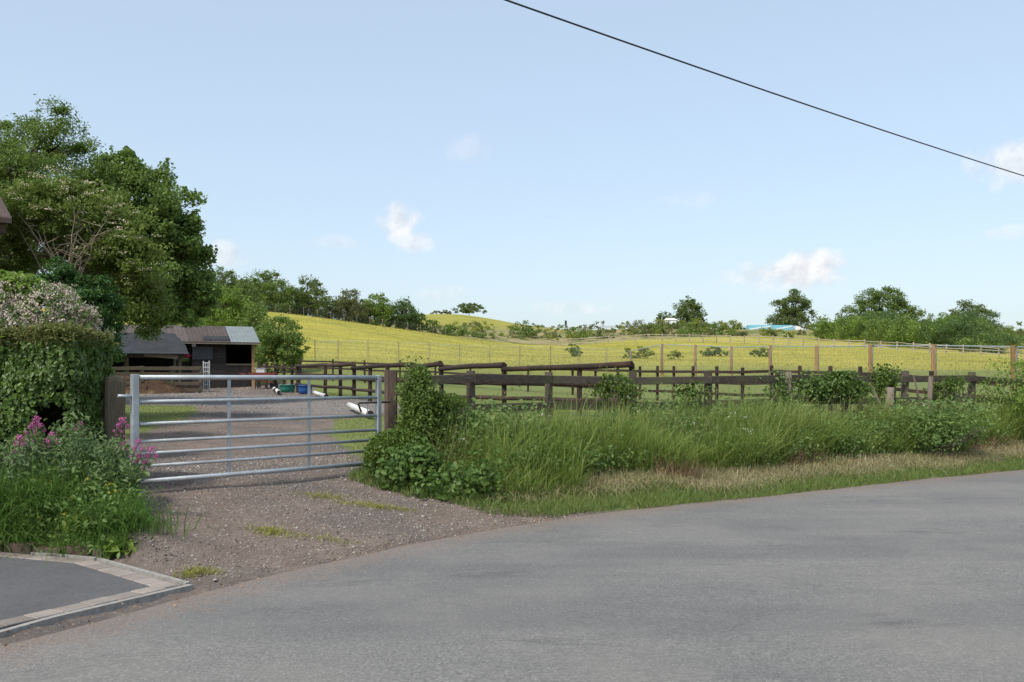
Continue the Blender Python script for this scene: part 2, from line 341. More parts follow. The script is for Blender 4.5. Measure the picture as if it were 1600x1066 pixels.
E = resample(EDGES, .25); nrm = np.zeros_like(E); tg = np.gradient(E, axis=0); tg /= np.linalg.norm(tg, axis=1)[:, None]
nrm[:, 0] = tg[:, 1]; nrm[:, 1] = -tg[:, 0]
jit = (vnoise(E[:, 0], E[:, 1], .5, 11)*.10+vnoise(E[:, 0], E[:, 1], 1.7, 12)*.12)
rows = [E+nrm*(jit[:, None]*1.0-.02), E+nrm*.6, E+nrm*3, E+nrm*9, E+nrm*18]; zs = [.0, .008, .03, .04, .0]
Vr = np.vstack([np.c_[r, np.full(len(r), z)] for r, z in zip(rows, zs)]); n = len(E)
Fr = np.array([(k*n+i, (k+1)*n+i, (k+1)*n+i+1, k*n+i+1) for k in range(4) for i in range(n-1)])
road = tag(npmesh('road', Vr, Fr, M_ASPH, smooth=True), kind='structure')
ea = road.data.attributes.new('edge', 'FLOAT', 'POINT'); ea.data.foreach_set('value', np.repeat([1.0, .55, 0, 0, 0], n).astype(np.float32))

# neighbour's tarmac drive with its block edging
m, nt = mat('tarmac'); t = NT(nt); pos = t.n('ShaderNodeNewGeometry').outputs['Position']
f1 = t.noise(pos, 52, 4, .85); f2 = t.noise(pos, 1.6, 5, .65)
c = t.mix(t.ramp(f1, .3, .75), (.065, .064, .066), (.165, .16, .16)); c = t.mix(t.m('MULTIPLY', t.ramp(f2, .4, .65), .5), c, (.075, .073, .075))
t.out(t.bsdf(c, .8, .25, bump=f1, bs=.4, bd=.006).outputs[0])
drive = MB().prism([(a, b, -.07) for a, b in DRIVE[::-1]], (0, 0, .1)).build('driveway', m); tag(drive, kind='structure')
M_PAV = woodmat('block_paving', (.235, .20, .175), (.31, .265, .235), (.19, .17, .145), (8, 8, 8), .9, .3)
def paver_row(P, wdt, inset):
    P = resample(np.array(P, float), .05); s = np.r_[0, np.cumsum(np.linalg.norm(np.diff(P, axis=0), axis=1))]; L = s[-1]; k = 0
    while (k+1)*.208 < L:
        a = np.array([np.interp(k*.208+.004, s, P[:, i]) for i in (0, 1)]); b = np.array([np.interp(k*.208+.204, s, P[:, i]) for i in (0, 1)])
        d = (b-a)/np.linalg.norm(b-a); nn = np.array([-d[1], d[0]])*inset
        zt = .038+random.uniform(-.003, .003)
        q = [a, b, b+nn*wdt, a+nn*wdt]
        o = MB().prism([(p[0], p[1], zt-.07) for p in (q if inset > 0 else q[::-1])], (0, 0, .07)).build('paver', M_PAV, drive)
        bv = o.modifiers.new('b', 'BEVEL'); bv.width = .004; bv.segments = 1
        k += 1
paver_row([(-2.56, 7.13), (-3.25, 5.95), (-4.43, 2.5)], .155, -1)
paver_row([(-2.52, 7.24), (-3.62, 8.24), (-4.6, 8.62), (-7, 8.9)], .15, 1)
M_KERB = plain('pale_concrete', (.36, .34, .31), .9, .2, 0, .2, 20, .2)
kb = MB()
KP = resample(smoothline(np.array([(-2.43, 7.27), (-3.21, 5.95), (-4.39, 2.5), (-5.7, -3)], float), 1), .3)
for a, b in zip(KP[:-1], KP[1:]): kb.beam((*a, -.001), (*b, -.001), .05, .07)
kb.build('kerb_edging', M_KERB, drive)
KB = [(-2.47, 7.32), (-3.60, 8.33), (-4.6, 8.72)]
for a, b in zip(KB[:-1], KB[1:]): MB().beam((*a, .003), (*b, .003), .04, .07).build('kerb_edging', M_KERB, drive)
# ------------------------------------------------------------------ leaf, blade and pebble builders
def gs(n): return np.clip(rng.normal(size=(n, 3)), -1.75, 1.75)
def unit(v): return v/(np.linalg.norm(v, axis=-1, keepdims=True)+1e-9)
def leaves(name, C, size, material, parent=None, org=(0, 0, 0), nrm=None, nj=.8, aspect=.55, fold=.18, shape=6, sj=.35, updir=None):
    """one small folded leaf for each centre in C"""
    N = len(C); C = np.asarray(C)-np.asarray(org); nn = rng.normal(size=(N, 3)); nn[:, 2] = np.abs(nn[:, 2])+.25; nn = unit(nn)
    if nrm is not None: nn = unit(np.asarray(nrm)+rng.normal(size=(N, 3))*nj)
    t = rng.normal(size=(N, 3))
    if updir is not None: t = t*.5+np.asarray(updir)
    t = unit(t-(t*nn).sum(1)[:, None]*nn); b = np.cross(nn, t)
    s = (size*(1+rng.uniform(-sj, sj, N)))[:, None]; w = s*aspect
    if shape == 6:
        V = np.stack([C-t*s*.5, C-t*s*.12+b*w*.5+nn*s*fold, C+t*s*.25+b*w*.38+nn*s*fold*.7, C+t*s*.5, C+t*s*.25-b*w*.38+nn*s*fold*.7, C-t*s*.12-b*w*.5+nn*s*fold], 1).reshape(-1, 3)
        f = np.array([(0, 1, 2), (0, 2, 3), (0, 3, 4), (0, 4, 5)])
        Fc = (np.arange(N)[:, None, None]*6+f[None]).reshape(-1, 3)
    else:
        V = np.stack([C-t*s*.5, C+b*w*.5+nn*s*fold, C+t*s*.5, C-b*w*.5+nn*s*fold], 1).reshape(-1, 3)
        f = np.array([(0, 1, 2), (0, 2, 3)]); Fc = (np.arange(N)[:, None, None]*4+f[None]).reshape(-1, 3)
    return npmesh(name, V, Fc, material, parent)
def blades(name, B, h, material, parent=None, org=(0, 0, 0), lean=.35, wid=.006, dirv=None, dj=1.0, droop=.25):
    N = len(B); B = np.asarray(B)-np.asarray(org); h = np.broadcast_to(np.asarray(h, float), (N,))*rng.uniform(.6, 1.25, N)
    a = rng.uniform(0, 2*math.pi, N); D = np.stack([np.cos(a), np.sin(a), 0*a], 1)
    if dirv is not None: D = unit(D*dj+np.asarray(dirv)); D[:, 2] = 0
    ln = np.abs(rng.normal(lean, lean*.6, N)); S = np.stack([-D[:, 1], D[:, 0], 0*a], 1)
    f = rng.uniform(-.8, .8, N)[:, None]; S = unit(S+D*f)
    w = (wid*rng.uniform(.6, 1.4, N))[:, None]; V = []
    for tt, ww in ((0, 1.), (.4, .9), (.75, .6), (1, 0)):
        up = h*(tt-droop*ln*tt**3); out = h*ln*tt**1.8
        c = B+D*out[:, None]; c = c+np.array([0, 0, 1.])*up[:, None]
        V += [c-S*w*ww*.5, c+S*w*ww*.5] if ww > 0 else [c]
    V = np.stack(V, 1).reshape(-1, 3); f = np.array([(0, 1, 3), (0, 3, 2), (2, 3, 5), (2, 5, 4), (4, 5, 6)])
    return npmesh(name, V, (np.arange(N)[:, None, None]*7+f[None]).reshape(-1, 3), material, parent)
def inell(N, c, r, surf=.5):
    """points in an ellipsoid, pushed towards its surface by surf"""
    d = unit(rng.normal(size=(N, 3))); k = rng.uniform(0, 1, N)**(1/3.)
    k = k*(1-surf)+surf*(.75+.3*rng.uniform(0, 1, N)); return np.asarray(c)+d*k[:, None]*np.asarray(r), d

BARK = woodmat('bark', (.075, .06, .045), (.15, .125, .095), (.10, .105, .06), (4, 4, 1.2))
BARK_PALE = woodmat('pale_bark', (.26, .21, .15), (.40, .33, .25), (.2, .17, .11), (4, 4, 1.2))
def tree(name, base, lobes, leafm, label, cat='tree', nclump=70, nleaf=9000, lsize=.12, crad=.35, trunk_r=.16, bark=BARK, group=None, twigs=.5, aspect=.55, shape=4, droop=0.0, surf=.55, trunk_top=None, sprigs=0, loose=1.0, limbs=None, extra_mat=None, extra_frac=.0):
    """lobes: list of (centre, radii). Trunk, limbs to every lobe, twigs to the leaf clumps, small leaves in every clump"""
    base = np.array(base, float); th = thing(name, base, label, cat, group); mb = MB(base)
    lobes = [(np.array(c, float), np.array(r, float)) for c, r in lobes]
    vol = np.array([np.prod(r)**.8 for c, r in lobes]); vol /= vol.sum()
    cc = sum(c*v for (c, r), v in zip(lobes, vol))
    tt = np.array(trunk_top if trunk_top is not None else base*.5+cc*.5); tt[2] = max(tt[2], base[2]+.5)
    ts = [base+np.array([0, 0, -.1]), base*.6+tt*.4+rng.normal(size=3)*trunk_r*.4, tt]
    mb.tube(ts, [trunk_r*1.25, trunk_r*.95, trunk_r*.75], 9)
    CL = []; LC = []
    for (c, r), v in zip(lobes, vol):
        mid = (tt+c)/2+np.array([0, 0, .12*np.linalg.norm(c-tt)])+rng.normal(size=3)*.1*np.linalg.norm(c-tt)
        if c[2] > tt[2]-.6: mb.tube([tt-np.array([0, 0, .05]), mid, c], [trunk_r*.6, trunk_r*.42, trunk_r*.22], 6)
        k = max(3, int(nclump*v)); P, _ = inell(k, c, r, surf); P = P+gs(len(P))*r*.12*loose
        for p in P:
            if rng.uniform() < twigs and c[2] > tt[2]-.6:
                q = (c*.6+p*.4)+rng.normal(size=3)*.12*np.linalg.norm(p-c); mb.tube([c*.8+mid*.2, q, p], [trunk_r*.2, trunk_r*.13, trunk_r*.05], 4, False)
        CL.append(P)
    CL = np.vstack(CL); k = len(CL)
    wgt = rng.uniform(.45, 1.55, k); cnt = (wgt/wgt.sum()*nleaf).astype(int)
    for p, q in zip(CL, cnt):
        rr = crad*rng.uniform(.45, 1.4)*np.array([1.15, 1.15, .72])
        P = p+gs(q)*rr*.56; P[:, 2] -= droop*rng.uniform(0, 1, q)*np.abs(P[:, 2]-p[2]+rr[2])
        LC.append(P)
    if sprigs:
        for i in range(sprigs):
            p = CL[rng.integers(k)]; d = unit(p-cc)+np.array([0, 0, .3])+rng.normal(size=3)*.25; L = crad*rng.uniform(.9, 1.9); q = max(12, int(nleaf/k*.35))
            s = rng.uniform(0, 1, q); LC.append(p+d*(s*L)[:, None]+rng.normal(size=(q, 3))*crad*.30*(1.3-s)[:, None])
            mb.tube([p, p+d*L*.95], [trunk_r*.06, trunk_r*.03], 3, False)
    LC = np.vstack(LC)
    mb.build('trunk', bark, th, True)
    if extra_frac > 0:
        msk = rng.uniform(size=len(LC)) < extra_frac
        leaves('young_foliage', LC[msk], lsize, extra_mat, th, base, aspect=aspect, shape=shape); LC = LC[~msk]
    leaves('crown', LC, lsize, leafm, th, base, aspect=aspect, shape=shape)
    th['_cl'] = 0; del th['_cl']
    return th, CL
def plobes(L, Z): return [(W(a, b, Z+dz), (rx*Z/F, rd, ry*Z/F)) for a, b, rx, ry, rd, dz in L]

LF_OAK = leafmat('oak_leaf', (.062, .090, .028), (.125, .160, .050), (.090, .118, .036), big=.5)
LF_DARK = leafmat('dark_leaf', (.045, .080, .030), (.095, .14, .048), (.065, .10, .036), big=.7)
LF_SYC = leafmat('sycamore_leaf', (.072, .12, .028), (.155, .215, .055), (.10, .15, .04), big=.7)
LF_MID = leafmat('mid_leaf', (.070, .112, .026), (.145, .195, .048), (.095, .138, .035), big=.6)
LF_BRIGHT = leafmat('bright_leaf', (.085, .14, .022), (.165, .225, .045), (.10, .15, .03), big=.6)
LF_OLIVE = leafmat('olive_leaf', (.085, .095, .035), (.15, .155, .065), (.10, .10, .045), big=.6)
LF_ELDER = leafmat('elder_leaf', (.075, .118, .026), (.165, .205, .05), (.12, .15, .036), big=.9)
LF_CYP = leafmat('cypress_spray', (.025, .07, .018), (.06, .125, .03), (.04, .085, .022), big=1.2, trans=.15)
LF_HEDGE = leafmat('ivy_leaf', (.034, .068, .016), (.115, .18, .036), (.06, .098, .024), big=2.2, rough=.4, spec=.4)
LF_TOP = leafmat('clipped_leaf', (.07, .095, .024), (.135, .14, .045), (.11, .095, .04), big=2.0)
LF_YEL = leafmat('yellow_scrub_leaf', (.13, .15, .025), (.24, .24, .045), (.15, .17, .03), big=.4)
BLOSSOM = leafmat('cream_blossom', (.50, .44, .30), (.66, .60, .44), trans=.2)
BLUSH = leafmat('blush_blossom', (.46, .38, .31), (.70, .62, .54), (.54, .42, .33), trans=.2, big=2)

# ------------------------------------------------------------------ left tree belt
print('trees')
zb = lambda x, y: (x, y, h1(x, y))
tree('willow_tree', zb(-15.5, 29), plobes([(55, 300, 100, 90, 1.7, 0), (5, 245, 75, 55, 1.4, .5), (92, 228, 44, 42, 1.0, .3), (130, 300, 62, 62, 1.3, -.3), (0, 380, 100, 100, 1.8, 0), (98, 190, 15, 22, .35, .3), (60, 215, 30, 24, .6, .2), (-70, 300, 90, 110, 2, 1), (110, 390, 80, 80, 1.5, .5)], 29), LF_MID,
     'tall feathery green tree with a thin pointed top, behind the pale-stemmed elder', nclump=340, nleaf=85000, lsize=.10, crad=.34, trunk_r=.2, aspect=.4, sprigs=90, twigs=.3, loose=1.5)
tree('sycamore_tree', zb(-14.2, 31), plobes([(215, 320, 62, 62, 1.4, 0), (190, 270, 34, 34, .8, 0), (165, 300, 40, 45, .9, .3), (262, 345, 40, 58, 1.0, -.3), (290, 400, 30, 36, .7, 0), (245, 415, 70, 66, 1.5, 0), (303, 352, 14, 14, .4, 0), (285, 465, 40, 42, 1.0, 0), (215, 472, 62, 40, 1.1, -.5), (170, 380, 66, 90, 1.6, .5)], 31), LF_SYC,
     'dark green broadleaf tree overhanging the stable roof', nclump=340, nleaf=76000, lsize=.115, crad=.31, trunk_r=.17, aspect=.75, sprigs=80, twigs=.3, loose=1.6, trunk_top=W(175, 470, 31))
th, CL = tree('elder_tree', zb(-9.7, 22.5), plobes([(110, 340, 75, 48, 1.1, 0), (50, 330, 50, 40, .9, 0), (185, 375, 48, 44, .9, 0), (215, 425, 34, 48, .8, 0), (175, 440, 46, 36, .8, .3), (20, 395, 40, 36, .8, .4), (230, 470, 26, 30, .6, 0)], 22.5), LF_ELDER,
     'yellow-green elder with cream flower heads and bare pale stems', nclump=200, nleaf=44000, lsize=.095, crad=.27, trunk_r=.10, bark=BARK_PALE, aspect=.45, twigs=.5, trunk_top=W(140, 440, 22.6))
fb = np.array(th.location)
hp = CL[rng.integers(0, len(CL), 210)]+np.array([0, -.30, .17])+rng.normal(size=(210, 3))*.15
P = np.repeat(hp, 24, 0)+rng.normal(size=(210*24, 3))*np.array([.065, .065, .018])
leaves('blossom', P, .032, BLOSSOM, th, fb, nrm=np.tile([[0, -.3, 1.]], (len(P), 1)), nj=.3, aspect=.9, shape=4)
mb = MB(fb)
for i in range(15):
    a = W(rng.uniform(70, 120), 470, 21.7); b = W(rng.uniform(10, 185), rng.uniform(320, 380), 21.4+rng.uniform(-.3, .6)); pts = []
    for f in np.linspace(0, 1, 7): pts.append(a*(1-f)+b*f+np.array([(b[0]-a[0])*.25*(f*f-f), 0, .5*(f-f*f)*abs(b[0]-a[0])])+rng.normal(size=3)*.035*(f > 0))
    mb.tube(pts, [.03, .026, .022, .018, .014, .010, .005], 5, False)
    for f in (2, 3, 4, 5):
        d_ = np.array([rng.normal()*.35, rng.normal()*.2, rng.uniform(.1, .4)]); mb.tube([pts[f], pts[f]+d_*.5+rng.normal(size=3)*.03, pts[f]+d_], [.010, .007, .003], 4, False)
mb.build('bare_stems', BARK_PALE, th, True)
th, CL = tree('cypress_tree', zb(-7.6, 16.8), plobes([(120, 455, 48, 40, .55, 0), (150, 500, 36, 50, .5, 0), (95, 440, 30, 30, .45, .2), (120, 520, 60, 40, .6, .2), (150, 545, 34, 22, .4, 0), (168, 520, 16, 40, .3, 0)], 16.8), LF_CYP,
     'dense dark green conifer behind the clipped ivy hedge', nclump=190, nleaf=26000, lsize=.085, crad=.14, trunk_r=.09, aspect=.24, droop=.4, twigs=.3)

# the corner of the neighbouring house
M_BRICK = woodmat('dark_brick', (.13, .07, .05), (.19, .105, .075), (.10, .06, .05), (3, 3, 12))
M_TIMB = woodmat('brown_fascia', (.07, .045, .035), (.11, .07, .05))
M_PVC = plain('grey_white_plastic', (.55, .56, .57), .4, .5, 0, .05)
M_TILE = woodmat('roof_tile', (.06, .045, .04), (.10, .07, .06))
HC = np.array([-9.62, 17.9, .55]); hs = thing('house', HC, 'brown brick house corner with a pale downpipe, above the flowering shrub', 'house')
hr = R(38); HE = np.array([math.cos(hr), math.sin(hr), 0])*-1; HB_ = np.array([-math.sin(hr), math.cos(hr), 0])
def HP(l, d, z): return HC+HE*l+HB_*d+np.array([0, 0, z])
MB(HC).prism([HP(0, 0, -.4), HP(0, 7, -.4), HP(8, 7, -.4), HP(8, 0, -.4)], (0, 0, 4.1)).build('wall', M_BRICK, hs)
MB(HC).beam(HP(-.12, -.22, 3.82), HP(8, -.22, 3.82), .05, .2).build('fascia', M_TIMB, hs)
MB(HC).prism([HP(-.2, -.35, 3.9), HP(8, -.35, 3.9), HP(8, 3.5, 5.9), HP(-.2, 3.5, 5.9)], (0, 0, .1)).prism([HP(-.2, 7.35, 3.9), HP(-.2, 3.5, 5.9), HP(8, 3.5, 5.9), HP(8, 7.35, 3.9)], (0, 0, .1)).build('roof', M_TILE, hs)
MB(HC).prism([HP(.02, 0, 3.68), HP(.02, 7, 3.68), HP(.02, 3.5, 5.85)], HE*.2).build('gable', M_BRICK, hs)
MB(HC).tube([HP(.1, -.3, 3.78), HP(.08, -.1, 3.45), HP(.08, -.08, .1)], .045, 10).build('downpipe', M_PVC, hs, True)

# ------------------------------------------------------------------ hedge and flowering shrub
print('hedge')
def shell_box(N, x0, x1, y0, y1, z0, z1, top=.25, rnd=.06):
    """points on the front, right end, top of a clipped hedge with rounded, lumpy shoulders"""
    P = []; Nn = []
    w = np.array([(x1-x0)*(z1-z0), (y1-y0)*(z1-z0), (x1-x0)*(y1-y0), (y1-y0)*(z1-z0)*.3]); w /= w.sum(); k = rng.choice(4, N, p=w)
    u = rng.uniform(0, 1, N); v = rng.uniform(0, 1, N)
    X = np.where(k == 0, x0+u*(x1-x0), np.where(k == 1, x1, np.where(k == 2, x0+u*(x1-x0), x0)))
    Y = np.where(k == 0, y0, np.where(k == 2, y0+v*(y1-y0), y0+u*(y1-y0)))
    Z = np.where(k == 2, z1, z0+v*(z1-z0))
    Nn = np.stack([np.where(k == 1, 1, np.where(k == 3, -1, 0)), np.where(k == 0, -1, 0), np.where(k == 2, 1, 0)], 1).astype(float)
    c = np.stack([np.clip(X, x0+rnd, x1-rnd), np.clip(Y, y0+rnd, y1-rnd), np.clip(Z, z0, z1-rnd)], 1)
    d = np.stack([X, Y, Z], 1)-c; L = np.linalg.norm(d, axis=1, keepdims=True); d = np.where(L > 1e-6, d/np.maximum(L, 1e-6), Nn)
    p = c+d*rnd
    lump = vnoise(p[:, 0]+p[:, 1]*.7, p[:, 2], .38, 21)*.15+vnoise(p[:, 0]-p[:, 1], p[:, 2], .15, 22)*.08
    p = p+d*(lump-np.abs(rng.normal(0, .05, N)))[:, None]
    return p, d, k
hx = (-4.45, 10.7); hb = (hx[0]-1.5, hx[1], h1(-6, 10.7))
hd = thing('ivy_hedge', hb, 'clipped square hedge of glossy ivy with a tan shorn top, beside the gate post', 'hedge')
P, D, k = shell_box(46000, -8.2, -4.47, 9.75, 10.75, .25, 2.06)
hole = (np.hypot((P[:, 0]+4.70)/.15, (P[:, 2]-1.16)/.24) < 1+rng.normal(0, .22, len(P))+1.1*vnoise(P[:, 0], P[:, 2], .11, 23)) & (P[:, 1] < 10.1)
P, D, k = P[~hole], D[~hole], k[~hole]
tp = (D[:, 2] > .55) | (P[:, 2] > 1.955+rng.normal(0, .03, len(P)))
leaves('foliage', P[~tp], .054, LF_HEDGE, hd, hb, nrm=D[~tp]+np.array([0, 0, .35]), nj=.55, aspect=.72, updir=(0, 0, -.7))
Pt = np.repeat(P[tp], 2, 0)+rng.normal(size=(2*tp.sum(), 3))*.02
leaves('shorn_top', Pt, .045, LF_TOP, hd, hb, nrm=np.tile([[0, 0, 1.]], (len(Pt), 1)), nj=.9, aspect=.5)
mb = MB(hb)
for i in range(44):
    a = np.array([rng.uniform(-8, -5.1), rng.uniform(10.1, 10.5), .3]); b = a+np.array([rng.normal()*.15, rng.normal()*.08, 1.35]); mb.tube([a, a*.5+b*.5+rng.normal(size=3)*.08, b], [.03, .022, .012], 5, False)
mb.build('stems', BARK, hd, True)
core = MB(hb); core.prism([(-8.0, 10.1, .3), (-5.3, 10.1, .3), (-4.8, 10.2, .3), (-4.8, 10.5, .3), (-8.0, 10.5, .3)], (0, 0, 1.5)); core.build('shade_core', plain('painted_hedge_shade', (.03, .032, .018), .95, .1, 0, .3, 30, .5), hd)  # solid near-black block, its colour stands for the shade inside the hedge

sb = (-6.75, 13.2, h1(-6.75, 13.2)); P1, d1 = inell(12500, (-6.85, 13.2, 2.2), (1.25, .8, .72), .8)
P1 = P1+d1*(vnoise(P1[:, 0]*1.3+P1[:, 1], P1[:, 2], .3, 31)*.35)[:, None]
sh = thing('blossom_shrub', sb, 'shrub covered in faded blush-cream blossom, above the ivy hedge', 'shrub')
selb = (rng.uniform(size=len(P1)) < .62) & (P1[:, 2] > 1.6)
leaves('foliage', P1[~selb], .07, LF_HEDGE, sh, sb, nrm=d1[~selb], nj=.7)
hp = P1[selb][:3000]; dd = d1[selb][:3000]
Q = np.repeat(hp, 13, 0)+rng.normal(size=(len(hp)*13, 3))*.028
leaves('blossom', Q, .026, BLUSH, sh, sb, nrm=np.repeat(dd, 13, 0), nj=.6, aspect=.9, shape=4)
P2, d2 = inell(3000, (-7.1, 13.3, 2.78), (.75, .5, .3), .7); leaves('young_shoots', P2, .085, LF_BRIGHT, sh, sb, nrm=d2+np.array([0, 0, .5]), nj=.6)
mb = MB(sb)
for i in range(14): mb.tube([(-6.8+rng.normal()*.1, 13.2, sb[2]-.1), (-6.8+rng.normal()*.4, 13.2+rng.normal()*.3, 1.4), (-6.8+rng.normal()*.8, 13.2+rng.normal()*.5, 2.4)], [.03, .02, .008], 5, False)
mb.build('stems', BARK, sh, True)

# ------------------------------------------------------------------ gate and its posts
print('gate')
M_GALV = None
m, nt = mat('galvanised_steel'); t = NT(nt); n1 = t.noise(t.co('Object'), 14, 5, .7); n2 = t.noise(t.co('Object'), 2.5, 3)
c = t.mix(t.ramp(n1, .3, .7), (.36, .395, .42), (.50, .535, .56)); c = t.mix(t.m('MULTIPLY', t.ramp(n2, .42, .68), .65), c, (.285, .295, .295))
t.out(t.bsdf(c, .5, .45, .35, bump=n1, bs=.06).outputs[0]); M_GALV = m
M_BLACK = plain('black_iron', (.02, .02, .022), .6, .4)
M_POST = woodmat('old_oak_post', (.09, .075, .05), (.17, .14, .095), (.10, .105, .05), (9, 9, .7), .9, .6)
M_RAILW = woodmat('weathered_rail', (.058, .047, .037), (.125, .102, .08), (.095, .10, .05), (2, 2, 9), .9, .6)
M_CREO = woodmat('creosoted_round_rail', (.028, .020, .017), (.060, .041, .034), (.080, .045, .034), (3, 3, 3), .8, .5)
M_PALEW = woodmat('pale_timber', (.22, .18, .13), (.32, .27, .21), (.18, .16, .12), (3, 3, 3))
M_ORANGE = woodmat('orange_timber', (.26, .15, .07), (.36, .22, .11), (.2, .12, .07), (6, 6, 1))
GL = np.array([-3.97, 10.1]); GR = np.array([-1.725, 12.40]); gz = 1.6
gb = ((GL[0]+GR[0])/2, (GL[1]+GR[1])/2, .36)
gt = thing('field_gate', gb, 'galvanised steel seven-bar field gate closed across the stony track', 'gate')
def gp(s, z): p = GL+(GR-GL)*s; return np.array([p[0], p[1], z])
for dz, r in ((0, .027), (.255, .0195), (.49, .0195), (.677, .0185), (.805, .0185), (.94, .0185), (1.1, .026)):
    MB(gb).tube([gp(.008, gz-dz), gp(.992, gz-dz)], r, 12).build('rail', M_GALV, gt, True)
gdir = (GR-GL)/np.linalg.norm(GR-GL)
def upright(s, w, z0, z1, name='stile', dth=None):
    p = gp(s, 0); mb = MB(gb); a = gdir*w/2; b = np.array([-gdir[1], gdir[0]])*(dth or w)/2; q = [p[:2]-a-b, p[:2]+a-b, p[:2]+a+b, p[:2]-a+b]
    o = mb.prism([(*v, z0) for v in q], (0, 0, z1-z0)).build(name, M_GALV, gt); bv = o.modifiers.new('b', 'BEVEL'); bv.width = .006; bv.segments = 2
upright(0, .07, gz-1.16, gz+.035); upright(1, .06, gz-1.12, gz+.03); upright(.34, .042, gz-1.1, gz-.005, 'brace', .012); upright(.672, .042, gz-1.1, gz-.005, 'brace', .012)
lb = gp(.93, 0)
MB(gb).tube([gp(.945, gz-.28), gp(.945, gz-.47)], .008, 6).build('latch_bar', M_GALV, gt)
MB(gb).tube([gp(.915, gz-.44), gp(.90, gz-.335), gp(.905, gz-.325), gp(1.06, gz-.322)], .012, 6).build('latch', M_BLACK, gt)
for hz in (gz-.2, gz-1.02): MB(gb).tube([gp(-.012, hz), gp(-.055, hz+.01)], .016, 8).build('hinge', M_GALV, gt, True)
def post(name, x, y, w, z1, material, parent, org, rnd=.0, yaw=0., z0=None, dth=None):
    z0 = h1(x, y)-.15 if z0 is None else z0; dth = dth or w; c, s = math.cos(yaw), math.sin(yaw); mb = MB(org); ch = w*.14
    pr = [(-w/2+ch, -dth/2), (w/2-ch, -dth/2), (w/2, -dth/2+ch), (w/2, dth/2-ch), (w/2-ch, dth/2), (-w/2+ch, dth/2), (-w/2, dth/2-ch), (-w/2, -dth/2+ch)]
    lev = [(z0, 1), (z1-rnd, 1)]+([(z1-rnd*.45, .86), (z1-rnd*.12, .6), (z1, .25)] if rnd else [])
    V = []; lx, ly = random.uniform(-.012, .012), random.uniform(-.012, .012)
    for z, k in lev: V += [(x+(a*c-b*s)*k+lx*(z-z0), y+(a*s+b*c)*k+ly*(z-z0), z+random.uniform(-.004, .004)) for a, b in pr]
    Fs = [tuple(range(7, -1, -1)), tuple(range((len(lev)-1)*8, len(lev)*8))]+[(i*8+j, i*8+(j+1) % 8, (i+1)*8+(j+1) % 8, (i+1)*8+j) for i in range(len(lev)-1) for j in range(8)]
    return mb.add(V, Fs).build(name, material, parent)
o = post('gate_post', -4.3, 10.35, .205, 1.625, M_POST, None, (-4.3, 10.35, .36), rnd=.07, yaw=.5); o.location = (-4.3, 10.35, .36); tag(o, 'stout weathered round-topped timber gate post beside the ivy hedge', 'gate post')
o = post('gate_post', -1.605, 12.72, .155, 1.70, woodmat('split_post', (.10, .07, .055), (.19, .145, .115), (.075, .05, .04), (9, 9, .7), .9, .7), None, (-1.605, 12.72, .38), yaw=.3); o.location = (-1.605, 12.72, .38); tag(o, 'cracked brown timber gate post rising out of the hawthorn', 'gate post')

# ------------------------------------------------------------------ fences
def fence(name, P, label, material, pw, ph, rails, rail_r=None, rail_h=.1, rail_t=.04, group=None, railmat=None, front=-1, jitter=.012, sag=0.02, skip=()):
    """P: post feet (x, y); rails: heights above ground; every post and every rail is its own part"""
    P = [np.array(p, float) for p in P]; z = H(np.array([p[0] for p in P]), np.array([p[1] for p in P]))
    o0 = (P[0][0], P[0][1], z[0]); th = thing(name, o0, label, 'fence', group)
    for i, p in enumerate(P): post('post', p[0], p[1], pw, z[i]+ph+random.uniform(-.03, .03), material, th, o0, yaw=random.uniform(-.1, .1), z0=z[i]-.2)
    for i in range(len(P)-1):
        d = P[i+1]-P[i]; L = np.linalg.norm(d); d /= L; nn = np.array([-d[1], d[0]])*front*(pw/2+(rail_t/2 if not rail_r else rail_r*.6))
        for k, rh in enumerate(rails):
            if (i, k) in skip: continue
            a = np.array([*(P[i]+nn), z[i]+rh+random.uniform(-jitter, jitter)]); b = np.array([*(P[i+1]+nn), z[i+1]+rh+random.uniform(-jitter, jitter)]); e = (b-a)*.0
            if rail_r: MB(o0).tube([a-e, a*.5+b*.5+np.array([0, 0, random.uniform(-sag, sag)]), b+e], [rail_r*random.uniform(.9, 1.1), rail_r, rail_r*random.uniform(.85, 1.1)], 9).build('rail', railmat or material, th, True)
            else: MB(o0).beam(a+(b-a)*.004, b-(b-a)*.004, rail_t, rail_h, ch=.006).build('rail', railmat or material, th)
    return th
fence('roadside_fence', [(-1.38, 12.85), (-.57, 13.6), (.565, 14.6), (1.96, 15.5), (3.33, 16.3), (4.75, 17.1), (6.2, 17.9), (7.6, 18.6), (9.3, 19.4), (11, 20.3), (12.6, 21.1)], 'old mossy timber rail fence half buried in the verge grass', M_RAILW, .12, 1.3, (1.17, .76, .38), rail_h=.125, rail_t=.045)
